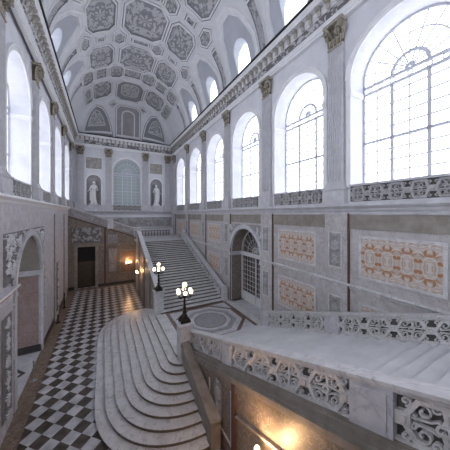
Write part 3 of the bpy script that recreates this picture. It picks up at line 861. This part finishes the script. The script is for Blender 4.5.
# straight flights
def flight(name, x0, x1, y0, n, dy, dz, z0, m, label, under=True):
    r = aroot(name, ((x0+x1)/2, y0, z0), label, 'staircase')
    for i in range(n):
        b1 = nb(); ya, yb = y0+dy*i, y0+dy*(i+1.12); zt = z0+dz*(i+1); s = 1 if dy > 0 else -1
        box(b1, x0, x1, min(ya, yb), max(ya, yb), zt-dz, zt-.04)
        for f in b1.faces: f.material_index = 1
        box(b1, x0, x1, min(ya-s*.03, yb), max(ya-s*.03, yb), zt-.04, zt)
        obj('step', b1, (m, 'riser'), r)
    return r
flight('stair_flight', 3.5, 8.6, 15.7, 28, .37, .139, LAND, 'marble_step', 'long straight marble flight climbing from the landing toward the end wall')
flight('stair_flight', 3.79, 8.6, 11.1, 39, -.367, .1347, LAND, 'marble_ramp', 'polished marble flight climbing from the landing toward the viewer')
struct('floor_top_landing', B(3.3, LR, 26.06, YE, 5.0, 5.19), 'marble_step')
struct('floor_gallery', B(LL, 3.6, YB, .1, 6.2, 6.6), 'marble_step')

# masses under the flights
def prism(bm, prof, x0, x1):
    a = [bm.verts.new((x0, y, z)) for y, z in prof]; b = [bm.verts.new((x1, y, z)) for y, z in prof]
    bm.faces.new(a); bm.faces.new(b)
    for i in range(len(prof)): bm.faces.new((a[i], a[(i+1) % len(prof)], b[(i+1) % len(prof)], b[i]))
bm = nb(); prism(bm, [(10.9, 0), (10.9, LAND-.05), (-2.9, LAND+SL*13.9-.12), (-2.9, 0)], 3.72, 8.6)
prism(bm, [(-2.8, 0), (-2.8, 6.3), (YB, 6.3), (YB, 0)], 3.72, LR)
struct('wall_under_near_flight', bm, 'brown_marble')
bm = nb(); prism(bm, [(15.9, 0), (15.9, LAND-.05), (26.06, LAND+.375*10.3-.12), (29, 5.0), (29, 0)], 3.42, 8.6)
struct('wall_under_far_flight', bm, 'brown_marble')

def slope_bal(x, y0, y1, z0, piers, label, m, bh=.72, w=.22, outface=-1, base=.16, raillab='white marble handrail', units=4, grp=None, piermat='marble_white', bk=1):
    """balustrade that rises from y0 towards y1"""
    s = 1 if y1 > y0 else -1
    r = aroot('balustrade', (x, y0, z0), label, 'balustrade', grp)
    Z = lambda y: z0 + SL*abs(y-y0)
    tot = base+bh+.10
    def slab(bm, ya, yb, b0, b1_, xa, xb):
        v = []
        for y in (ya, yb):
            for b in (b0, b1_):
                for xx in (xa, xb): v.append(bm.verts.new((xx, y, Z(y)+b)))
        for f in ((0, 1, 3, 2), (4, 6, 7, 5), (0, 4, 5, 1), (2, 3, 7, 6), (0, 2, 6, 4), (1, 5, 7, 3)): bm.faces.new([v[i] for i in f])
    b1 = nb(); slab(b1, y0, y1, base+bh, base+bh+.06, x-w/2, x+w/2); slab(b1, y0, y1, base+bh+.06, base+bh+.12, x-w/2-.04, x+w/2+.04); obj('handrail', b1, 'marble_rail', r)
    b1 = nb(); slab(b1, y0, y1, -.1, base*.6, x-w/2-.03, x+w/2+.03); slab(b1, y0, y1, base*.6, base, x-w/2+.03, x+w/2-.03); obj('plinth', b1, 'tan_stone' if x < 5 else 'marble_rail', r)
    ed = [y0] + [e for p in piers for e in (p+s*-.33, p+s*.33)] + [y1]
    for p in piers:
        b1 = nb(); slab(b1, p-.33, p+.33, base, base+bh, x-w/2+.01, x+w/2-.01); slab(b1, p-.25, p+.25, base+.08, base+bh-.08, x-w/2-.01, x+w/2+.01); obj('pier', b1, piermat, r)
    for a, b in zip(ed[::2], ed[1::2]):
        L = abs(b-a); 
        if L < .3: continue
        b1 = nb(); u = max(1, round(L/1.0))
        lattice(b1, L, bh, u, lambda aa, bb, c, a=a: (x+c, a+s*aa, Z(a+s*aa)+bb+base), 0, .09, .045)
        for zz in (base+.02, base+bh-.02): slab(b1, a, b, zz-.03, zz+.03, x-.045, x+.045)
        obj('lattice', b1, m, r)
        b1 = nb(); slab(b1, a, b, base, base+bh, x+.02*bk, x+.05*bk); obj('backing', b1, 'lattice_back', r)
    return r
slope_bal(XB, 11.1, -2.6, LAND, [6.72, 2.04], 'pierced scrollwork balustrade on the open side of the near flight', 'lattice')
slope_bal(8.42, 10.75, -2.6, LAND+.1, [10.45, 6.1, 1.6], 'pierced white balustrade of the near flight along the right wall', 'lattice', units=5)
# landing end of the open balustrade (level)
bm = nb()
# parapet of rounded steps
def parapet(x0, x1, prof, label, m='marble_rail', cap=.07, capw=.04, name='parapet'):
    r = aroot(name, ((x0+x1)/2, prof[0][0], 0), label, 'parapet')
    b1 = nb(); prism(b1, prof, x0, x1); obj('wall_slab', b1, m, r)
    top = [p for p in prof]
    return r
r = parapet(3.3, 3.58, [(10.3, 0), (10.3, 2.0), (7.2, .90), (7.2, 0)], 'sloping marble parapet closing the near side of the rounded steps', 'tan_stone')
b1 = nb(); prism(b1, [(10.3, 2.0), (10.3, 2.12), (7.0, 1.0), (7.0, .86), (7.2, .88)], 3.24, 3.64); obj('coping', b1, 'tan_stone', r)
b1 = nb(); box(b1, 3.26, 3.62, 7.0, 7.35, 0, .9); obj('newel', b1, 'tan_stone', r)
# lamp pedestals
def pedestal(x, y, z0, z1, label, w=.34):
    r = empty('pedestal', (x, y, z0), label, 'pedestal', 'lamp pedestals at the corners of the landing'); h = z1-z0
    obj('shaft', B(-w+.04, w-.04, -w+.04, w-.04, 0, h-.1), 'marble_rail', r)
    b1 = nb(); box(b1, -w, w, -w, w, h-.1, h-.05); box(b1, -w-.04, w+.04, -w-.04, w+.04, h-.05, h); obj('cap', b1, 'marble_white', r)
    b1 = nb(); box(b1, -w-.02, w+.02, -w-.02, w+.02, 0, .22); box(b1, -w, w, -w, w, .22, .27); obj('plinth', b1, 'marble_rail', r)
pedestal(3.5, 10.6, 0, 2.93, 'marble lamp pedestal at the near corner of the landing')
pedestal(3.42, 16.05, 0, 2.85, 'marble lamp pedestal at the foot of the far flight')
# ledge and panelling of the wall below the near flight
Zr = lambda y: LAND + SL*(11.1-y)
def sl(bm, ya, yb, b0, b1_, xa, xb):
    v = [bm.verts.new((xx, y, Zr(y)+b)) for y in (ya, yb) for b in (b0, b1_) for xx in (xa, xb)]
    for f in ((0, 1, 3, 2), (4, 6, 7, 5), (0, 4, 5, 1), (2, 3, 7, 6), (0, 2, 6, 4), (1, 5, 7, 3)): bm.faces.new([v[i] for i in f])
bm = nb(); sl(bm, 10.9, -2.8, -.22, -.1, 3.56, 3.75); sl(bm, 10.9, -2.8, -.30, -.22, 3.61, 3.75); sl(bm, 10.9, -2.8, -.1, -.04, 3.6, 3.75); trim(bm, 'tan_stone')
bm = nb(); sl(bm, 9.5, -2.8, -.62, -.30, 3.68, 3.75); trim(bm, 'brown_marble')
bm = nb(); sl(bm, 6.0, 2.7, -1.32, -1.24, 3.62, 3.75); sl(bm, 1.2, -2.5, -1.32, -1.24, 3.62, 3.75); trim(bm, 'tan_stone')
bm = nb()
for y in (6.25, 1.6): box(bm, 3.64, 3.75, y-.16, y+.05, 0, Zr(y)-.3)
trim(bm, 'rust_trim')
bm = nb()
for y in (6.9, 8.6): frame(bm, y-.45, y+.45, .6, 2.0 if y > 8 else 2.5, .07, lambda a, b, c: (3.72+c, a, b), 0, -.03)
trim(bm, 'marble_rail')
r = empty('relief_panel', (3.70, 7.35, 1.5), 'carved upright relief below the near pier of the near flight', 'relief')
b1 = nb(); relief(b1, -.3, .3, -.65, .65, M0, lambda a, b: cand_fn(a, b), .06, .04); obj('carving', b1, ('relief_grey', 'relief_ground'), r, True)

# far flight parapets
def sloped_parapet(x0, x1, y0, y1, z0, h, sl_, label, bottom=None, m='marble_rail'):
    r = aroot('parapet', ((x0+x1)/2, y0, z0), label, 'parapet', 'parapets of the far flight')
    zt = lambda y: z0+h+sl_*(y-y0)
    zb = (lambda y: 0) if bottom == 0 else (lambda y: z0-.3+sl_*(y-y0))
    b1 = nb(); prism(b1, [(y0, zb(y0)), (y0, zt(y0)-.12), (y1, zt(y1)-.12), (y1, zb(y1))], x0, x1); obj('wall_slab', b1, m, r)
    b1 = nb(); prism(b1, [(y0, zt(y0)-.12), (y0, zt(y0)), (y1, zt(y1)), (y1, zt(y1)-.12)], x0-.05, x1+.05); obj('coping', b1, 'marble_white', r)
    return r, zt
rp, zt = sloped_parapet(3.28, 3.56, 16.3, 26.0, LAND, 1.75, .35, 'tall sloping marble parapet on the left of the far flight', 0, 'tan_stone')
for y in (18.6, 21.5, 24.3):
    b1 = nb(); box(b1, 3.22, 3.28, y-.22, y+.22, 0, zt(y)-.15); obj('strip', b1, 'brown_marble', rp)
rp, zt2 = sloped_parapet(8.42, 8.68, 15.9, 26.2, LAND, .95, .375, 'carved low parapet of the far flight along the right wall')
b1 = nb()
M_ = lambda a, b, c: (8.42+c, 16.1+a, LAND+.1+.375*(.2+a)+b)
relief(b1, 0, 9.9, 0, .62, M_, lambda a, b: foliage(a, b, 4, 3.4), .07, .07); obj('carving', b1, ('relief_white', 'relief_ground'), rp, True)
b1 = nb(); box(b1, 8.36, 8.72, 15.65, 16.05, LAND, LAND+1.15); obj('newel', b1, 'marble_rail', rp)
b1 = nb(); box(b1, 8.36, 8.72, 26.0, 26.4, 5.1, 6.4); obj('newel', b1, 'marble_rail', rp)
b1 = nb(); box(b1, 3.2, 3.62, 25.8, 26.25, 0, 6.75); obj('pier', b1, 'marble_rail', rp)

# flight across the end and the wall with the doorway at Y=29
y9 = 29.0
Ze = lambda x: ZC-.3-.375*(x+3.1)        # string line
bm = nb(); M9 = ME(y9)
DX0, DX1, DH = -2.45, -.75, 4.6
for (xa, xb, zz) in ((LL-.1, DX0, 0), (DX0, DX1, DH), (DX1, 3.6, 0)):
    quad(bm, [(xa, y9, zz), (xb, y9, zz), (xb, y9, Ze(xb)), (xa, y9, Ze(xa))])
for q in ([(DX0, y9, 0), (DX0, y9+1, 0), (DX0, y9+1, DH), (DX0, y9, DH)], [(DX1, y9, 0), (DX1, y9+1, 0), (DX1, y9+1, DH), (DX1, y9, DH)], [(DX0, y9, DH), (DX0, y9+1, DH), (DX1, y9+1, DH), (DX1, y9, DH)], [(DX0, y9+1, 0), (DX0, y9+1, DH), (DX1, y9+1, DH), (DX1, y9+1, 0)]): quad(bm, q)
struct('wall_doorway', bm, 'brown_marble')
def slx(bm, xa, xb, b0, b1_, ya, yb):
    v = [bm.verts.new((x, y, Ze(x)+b)) for x in (xa, xb) for b in (b0, b1_) for y in (ya, yb)]
    for f in ((0, 1, 3, 2), (4, 6, 7, 5), (0, 4, 5, 1), (2, 3, 7, 6), (0, 2, 6, 4), (1, 5, 7, 3)): bm.faces.new([v[i] for i in f])
r = aroot('parapet', (0, y9, 7), 'carved sloping parapet of the cross flight above the dark doorway', 'parapet')
b1 = nb(); slx(b1, LL+.02, 3.3, .06, .95, y9-.02, y9+.22); obj('wall_slab', b1, 'relief_grey', r)
b1 = nb(); slx(b1, LL+.02, 3.3, .95, 1.05, y9-.07, y9+.27); obj('coping', b1, 'marble_rail', r)
b1 = nb(); slx(b1, LL+.02, 3.3, -.06, .06, y9-.08, y9+.22); obj('string', b1, 'rust_trim', r)
b1 = nb(); relief(b1, LL+.2, 3.1, .12, .88, lambda a, b, c: (a, y9-.02+c, Ze(a)+b), lambda a, b: foliage(a, b, 6, 3.0), .06, .07); obj('carving', b1, ('relief_grey', 'relief_ground'), r, True)
b1 = nb(); x = .75; box(b1, x-.3, x+.3, y9-.12, y9+.3, Ze(x)+.05, Ze(x)+1.25); obj('pier', b1, 'marble_white', r)
r = aroot('stair_flight', (0, 30, 5.2), 'cross flight rising left along the end wall behind its parapet', 'staircase')
for i in range(16):
    xa = 3.3-.39*i; b1 = nb(); box(b1, xa-.41, xa, y9+.24, YE-1.6, 5.19, 5.19+.145*(i+1)); obj('step', b1, 'marble_step', r)
# details of the doorway wall
bm = nb(); frame(bm, DX0, DX1, 0, DH, .26, M9, 0, -.1); box(bm, DX0-.32, DX1+.32, DH+.26, DH+.36, -.16, 0, M9); trim(bm, 'tan_stone')
d = aroot('door_leaf', (-1.5, y9+.6, 0), 'brown wooden door standing closed in the dark doorway', 'door')
b1 = nb(); box(b1, DX0, DX1, 0, 2.9, .6, .66, M9)
for xx in (DX0+.12, -1.5): 
    for z in (.2, 1.5): frame(b1, xx+.05, xx+.55, z, z+1.1, .03, M9, .6, .57)
obj('panelling', b1, 'wood', d)
bm = nb(); box(bm, DX0, DX1, 2.9, DH, .6, .7, M9); trim(bm, 'dark')
r = empty('relief_panel', (-1.55, y9-.03, 5.85), 'large carved trophy relief above the dark doorway', 'relief')
Me0 = lambda a, b, c: (a, c, b)
b1 = nb(); relief(b1, -1.45, 1.45, -.75, .85, Me0, lambda a, b: trophy(a, b, 5, 3.0), .13, .05); obj('carving', b1, ('relief_grey', 'relief_shade'), r, True)
for x, z, w, h, nm in ((.95, 5.3, .5, .5, 'small square carved relief right of the trophy relief'), (.95, 2.9, .4, 1.3, 'tall narrow carved relief between the doorway and the wall light')):
    r = empty('relief_panel', (x, y9-.03, z), nm, 'relief')
    b1 = nb(); relief(b1, -w, w, -h, h, Me0, lambda a, b: foliage(a, b, x, 3.4), .08, .06); obj('carving', b1, ('relief_grey', 'relief_ground'), r, True)
    b1 = nb(); frame(b1, -w, w, -h, h, .06, Me0, 0, -.05); obj('border', b1, 'tan_stone', r)
bm = nb(); box(bm, .12, .28, 0, Ze(.2), -.09, 0, M9); trim(bm, 'rust_trim')
bm = nb(); box(bm, DX1+.3, 3.3, 4.62, 4.76, -.08, 0, M9); trim(bm, 'tan_stone')
r = empty('marble_panel', (2.65, y9-.02, 2.6), 'brown marble panel behind the wall light beside the far flight', 'wall panel')
b1 = nb(); box(b1, -.8, .8, -1.2, 1.3, -.03, 0, Me0); obj('slab', b1, 'brown_band', r); b1 = nb(); frame(b1, -.8, .8, -1.2, 1.3, .1, Me0, 0, -.05); obj('border', b1, 'tan_stone', r)
bm = nb(); box(bm, DX1+.26, 3.3, 0, .35, -.06, 0, M9); box(bm, LL, DX0-.26, 0, .35, -.06, 0, M9); struct('baseboard_end', bm, 'dark_stone')

# end wall: carved bands, blocks
bm = nb(); relief(bm, LL+.2, LR-.2, ZC-1.75, ZC-.45, ME(YE), lambda a, b: trophy(a, b, 11, 1.6), .08, .08)
tag(obj('relief_panel', bm, ('relief_grey', 'relief_ground'), None, True), 'long carved band on the end wall under the statues', 'relief')
trim(string(ME(YE), LL, LR, ZC-1.95), 'marble_rail')
for x, nm in ((-1.0, 'left'), (6.6, 'right')):
    r = empty('relief_panel', (x, YE-.02, ZC+6.35), 'gilded oblong relief above the %s statue' % nm, 'relief', 'gilded reliefs on the end wall')
    b1 = nb(); relief(b1, -.85, .85, -.7, .7, Me0, lambda a, b: trophy(a, b, 2+x, 3), .1, .06); obj('carving', b1, ('gilt_relief', 'relief_ground'), r, True)
    b1 = nb(); frame(b1, -.85, .85, -.7, .7, .08, Me0, 0, -.06); obj('border', b1, 'rib', r)
    bm = nb(); box(bm, x-.95, x+.95, ZC+.42, ZC+1.15, -.12, 0, ME(YE)); trim(bm, 'marble_white')
# low balusters on the top landing against the end wall
r = aroot('balustrade', (6, YE-.5, 5.2), 'low dark balustrade on the top landing before the end wall', 'balustrade')
b1 = nb(); box(b1, 3.7, 8.4, YE-.6, YE-.4, 5.85, 5.95); obj('rail', b1, 'tan_stone', r)
b1 = nb()
for i in range(12): lathe(b1, [(.05, 0), (.09, .04), (.05, .12), (.11, .3), (.05, .55), (.07, .66)], 8, 3.9+.4*i, YE-.5, 5.19)
obj('balusters', b1, 'tan_stone', r, True)

# gateway in the right wall ------------------------------------------------
bm = nb(); x = LR+1.2
for q in ([(x, 11.6, LAND), (x+2.5, 11.6, LAND), (x+2.5, 11.6, 8), (x, 11.6, 8)], [(x, 15.7, LAND), (x+2.5, 15.7, LAND), (x+2.5, 15.7, 8), (x, 15.7, 8)], [(x+2.5, 11.6, LAND), (x+2.5, 15.7, LAND), (x+2.5, 15.7, 8), (x+2.5, 11.6, 8)], [(x, 11.6, 8), (x+2.5, 11.6, 8), (x+2.5, 15.7, 8), (x, 15.7, 8)], [(x-1.2, 11.6, LAND), (x+2.5, 11.6, LAND), (x+2.5, 15.7, LAND), (x-1.2, 15.7, LAND)]): quad(bm, q)
struct('wall_gateway_passage', bm, 'brown_marble')
bm = nb(); Mr = MR(LR)
for s in (-1, 1):
    a = DOORR[0]+s*DOORR[1]; box(bm, min(a, a-s*.03), max(a, a-s*.03), LAND, 4.9, .05, 1.15, Mr)
P = [(DOORR[0]-(DOORR[1]-.03)*cos(PI*i/20), DOORR[3]+(DOORR[1]-.03)*sin(PI*i/20)) for i in range(21)]
ribbon(bm, P, .05, .06, 1.1, Mr); trim(bm, 'brown_marble')
g = aroot('gate', (LR+1.0, DOORR[0], LAND), 'white grille gate with fanlight under the right wall arch', 'gate')
gc, gh = DOORR[0], DOORR[1]-.05
Mg = MR(LR+1.0)
b1 = nb(); ribbon(b1, [(gc-gh, LAND)] + [(gc-gh*cos(PI*i/20), DOORR[3]+gh*sin(PI*i/20)) for i in range(21)] + [(gc+gh, LAND)], .16, -.05, .05, Mg); box(b1, gc-gh, gc+gh, 4.95, 5.2, -.06, .06, Mg); obj('frame', b1, 'gate_paint', g)
for s in (-1, 1):
    a0, a1 = (gc-gh+.08, gc-.02) if s < 0 else (gc+.02, gc+gh-.08)
    b1 = nb(); frame(b1, a0+.06, a1-.06, LAND+.1, 4.89, .06, Mg, .03, -.03); box(b1, a0, a1, LAND+.1, LAND+.75, -.02, .02, Mg)
    for i in range(1, 5): q = a0+(a1-a0)*i/5; box(b1, q-.018, q+.018, LAND+.7, 4.9, -.015, .015, Mg)
    for j in range(8): z = LAND+1.0+j*.37; box(b1, a0, a1, z-.018, z+.018, -.015, .015, Mg)
    obj('grille', b1, 'gate_paint', g)
b1 = nb(); ribbon(b1, arc(gc, 5.22, .45, 0, PI, 12), .05, -.02, .02, Mg); ribbon(b1, arc(gc, 5.22, 1.05, 0, PI, 16), .04, -.02, .02, Mg)
for i in range(1, 10):
    t = PI*i/10; ribbon(b1, [(gc+.1*cos(t), 5.22+.1*sin(t)), (gc+gh*.97*cos(t), 5.22+gh*.97*sin(t))], .035, -.02, .02, Mg)
obj('fanlight', b1, 'gate_paint', g)
struct('trim_%d' % tn, B(LR-.02, LR+1.2, 12, 15.3, LAND, LAND+.012), 'marble_white'); tn += 1

# ------------------------------------------------------------------ lamps
def candelabra(loc, label):
    r = empty('candelabra_lamp', loc, label, 'lamp', 'globe candelabra on the landing pedestals')
    b1 = nb()
    lathe(b1, [(.27, 0), (.27, .06), (.22, .08), (.22, .16), (.17, .2), (.13, .34)], 4, sq=0); 
    lathe(b1, [(.15, .32), (.11, .36), (.07, .42)], 12)
    for k in range(4):
        t = PI/4+k*PI/2+PI/4
        tube(b1, [(.3*cos(t+PI/4), .3*sin(t+PI/4), .03), (.27*cos(t+PI/4), .27*sin(t+PI/4), .12), (.16*cos(t+PI/4), .16*sin(t+PI/4), .24)], .05, 6)
    obj('base', b1, 'bronze', r)
    b1 = nb(); lathe(b1, [(.06, .4), (.1, .46), (.1, .52), (.05, .58), (.085, .7), (.06, .8), (.05, 1.15), (.08, 1.2), (.11, 1.26), (.06, 1.32), (.09, 1.4), (.04, 1.46), (.03, 1.62), (.05, 1.66), (.03, 1.7)], 14)
    obj('pole', b1, 'bronze', r, True)
    for k in range(6):
        t = k*PI/3+.3
        b1 = nb(); q = [(.05*cos(t), .05*sin(t), 1.28)]
        for a, z in ((.12, 1.2), (.22, 1.18), (.32, 1.24), (.34, 1.36)): q.append((a*cos(t), a*sin(t), z))
        tube(b1, q, .022, 6); lathe(b1, [(.02, 0), (.07, .03), (.05, .06)], 8, .34*cos(t), .34*sin(t), 1.36)
        obj('arm', b1, 'bronze', r)
        b1 = nb(); ball(b1, .34*cos(t), .34*sin(t), 1.5, .095); obj('globe', b1, 'globe', r, True, label='lit white glass globe')
    b1 = nb(); ball(b1, 0, 0, 1.82, .12); obj('globe', b1, 'globe', r, True, label='lit white glass globe at the top')
    return r
l1 = candelabra((3.5, 10.6, 2.93), 'bronze candelabra with lit globes on the near pedestal of the landing')
dup(l1, (3.42, 16.05, 2.85), label='bronze candelabra with lit globes on the pedestal at the far flight')
def sconce(loc, rz, label, nb_=3):
    r = empty('wall_light', loc, label, 'wall light', 'wall lights with candle bulbs', rz)
    b1 = nb(); lathe(b1, [(.01, -.2), (.08, -.1), (.05, 0), (.1, .08), (.02, .2)], 10, sx=.4); obj('backplate', b1, 'bronze', r)
    k = nb_
    for i in range(k):
        t = (i-(k-1)/2)*.62
        e = (-.38*cos(t)-.02, .38*sin(t)*1.1)
        b1 = nb(); tube(b1, [(0, 0, 0), (e[0]*.5, e[1]*.5, -.1), (e[0]*.95, e[1]*.95, -.03), (e[0], e[1], .06)], .016, 6); lathe(b1, [(.05, .05), (.06, .08), (.02, .1), (.02, .18)], 8, *e); obj('arm', b1, 'bronze', r)
        b1 = nb(); ball(b1, e[0], e[1], .24, .07, 10, 1.3); obj('bulb', b1, 'bulb', r, True)
    return r
sconce((2.65, y9-.05, 2.3), PI/2, 'lit wall light on the brown panel beside the dark doorway')
sconce((3.26, 23.4, 2.3), 0, 'lit wall light on the side wall of the far flight')
sconce((3.7, 4.3, 2.1), 0, 'lit wall light on the wall below the near flight')

# ------------------------------------------------------------------ statues
def statue(x, label, pose):
    r = empty('statue', (x, YE-.02+.02, ZC+1.15), label, 'statue', 'marble statues in the end wall niches')
    r.location.y = YE-.05; r.scale = (1.08, 1.08, 1.08)
    b1 = nb(); box(b1, -.42, .42, -.22, .3, 0, .16); box(b1, -.36, .36, -.2, .26, .16, .22); obj('plinth', b1, 'statue', r)
    b1 = nb(); H = 2.5; z0 = .2
    prof = [(0, .30, .24), (.06, .29, .23), (.18, .25, .21), (.34, .24, .2), (.48, .25, .19), (.56, .23, .17), (.64, .20, .14), (.72, .26, .16), (.78, .30, .16), (.825, .26, .13), (.85, .09, .08), (.87, .075, .075)]
    rings = []; n = 40
    for t, a, b in prof:
        rg = []
        for i in range(n):
            th = 2*PI*i/n; f = 1 + (.09*sin(9*th+3*t*pose)+.05*sin(17*th))*(1-sm(t, .5, .8))
            rg.append(b1.verts.new((a*f*cos(th)+.05*pose*sin(t*4), b*f*sin(th), z0+t*H)))
        rings.append(rg)
    for p, q in zip(rings, rings[1:]):
        for i in range(n): b1.faces.new((p[i], p[(i+1) % n], q[(i+1) % n], q[i]))
    b1.faces.new(rings[0]); b1.faces.new(rings[-1])
    hx = .05*pose*sin(3.6)
    ball(b1, hx, -.01, z0+H*.93, .145, 14, 1.25); ball(b1, hx, .03, z0+H*.95, .165, 12, 1.0)
    tube(b1, [(hx, -.13, z0+H*.945), (hx, -.175, z0+H*.925), (hx, -.14, z0+H*.915)], .022, 6)
    tube(b1, [(hx-.05, -.135, z0+H*.903), (hx+.05, -.135, z0+H*.903)], .012, 6)
    for s in (-1, 1):
        sh = (s*.27, 0, z0+H*.785)
        if s*pose > 0: el, wr = (s*.42, .02, z0+H*.62), (s*.56, -.16, z0+H*.55)
        else: el, wr = (s*.38, 0, z0+H*.6), (s*.12, -.24, z0+H*.62)
        tube(b1, [sh, el], .085, 10, .07); ball(b1, *el, .072); tube(b1, [el, wr], .068, 10, .045)
        d = (Vector(wr)-Vector(el)).normalized(); ball(b1, *(Vector(wr)+d*.05), .055)
        for f in range(5):
            o = Vector((0, 0, 1))*(f-2)*.025; tube(b1, [Vector(wr)+d*.06+o, Vector(wr)+d*(.17-.02*abs(f-2))+o+Vector((0, -.02, 0))], .014, 6)
        tube(b1, [(s*.12, -.1, z0-.02), (s*.13, -.27, z0+.03)], .07, 8, .05)
    # mantle swag across the body
    tube(b1, [(-.28*pose, -.1, z0+H*.8), (-.1*pose, -.2, z0+H*.66), (.12*pose, -.23, z0+H*.54), (.27*pose, -.12, z0+H*.46)], .07, 10, .05)
    tube(b1, [(.3*pose, 0, z0+H*.75), (.36*pose, .03, z0+H*.5), (.33*pose, .03, z0+H*.12)], .07, 10, .1)
    o = obj('figure', b1, 'statue', r, True)
    m = o.modifiers.new('rm', 'REMESH'); m.mode = 'VOXEL'; m.voxel_size = .022; m.use_smooth_shade = True
    return r
statue(-1.0, 'white marble draped statue in the left niche of the end wall', -1)
statue(6.6, 'white marble draped statue in the right niche of the end wall', 1)

# barrier posts by the left arch
def post(x, y, m, label, h=1.0, rr=.025):
    r = empty('barrier_post', (x, y, 0.006), label, 'barrier post', 'barrier posts along the left wall')
    b1 = nb(); lathe(b1, [(.15, 0), (.15, .015), (.05, .04), (rr, .06)], 16); obj('foot', b1, m, r)
    b1 = nb(); lathe(b1, [(rr, .05), (rr, h-.06), (rr+.015, h-.05), (rr+.015, h-.02), (rr-.01, h)], 12); obj('pole', b1, m, r)
post(-3.0, 14.2, 'steel', 'thin steel barrier post standing in the left archway')
post(-2.98, 24.0, 'dark', 'black barrier post against the far left wall', 1.3, .05)
post(-2.98, 20.9, 'dark', 'short black post beside the left wall strip', .6, .04)

# ------------------------------------------------------------------ light, world, camera
def light(kind, name, loc, energy, col, size=.1):
    l = bpy.data.lights.new(name, kind); l.energy = energy; l.color = col
    if kind == 'POINT': l.shadow_soft_size = size
    o = bpy.data.objects.new(name, l); C.objects.link(o); o.location = loc; return o
light('POINT', 'sconce_light', (2.65, y9-.5, 2.62), 45, (1, .55, .25))
light('POINT', 'sconce_light', (2.85, 23.4, 2.62), 30, (1, .55, .25))
light('POINT', 'sconce_light', (3.2, 4.3, 2.45), 60, (1, .58, .28))
w = bpy.data.worlds.new('World'); bpy.context.scene.world = w; w.use_nodes = True
w.node_tree.nodes['Background'].inputs[0].default_value = (.75, .83, 1, 1); w.node_tree.nodes['Background'].inputs[1].default_value = .6

cam = bpy.data.cameras.new('camera'); co = bpy.data.objects.new('camera', cam); C.objects.link(co)
cam.sensor_width = 36; cam.lens = 36*225/450; cam.shift_y = -11/450; cam.clip_start = .05
co.location = (0, 0, ZC); co.rotation_euler = (PI/2, 0, -math.atan2(122, 225))
bpy.context.scene.camera = co
for o in bpy.data.objects:
    if '_abs' in o: del o['_abs']
vs = bpy.context.scene.view_settings
vs.view_transform = 'Standard'; vs.look = 'None'; vs.gamma = 1; vs.exposure = 1.08; vs.use_curve_mapping = False
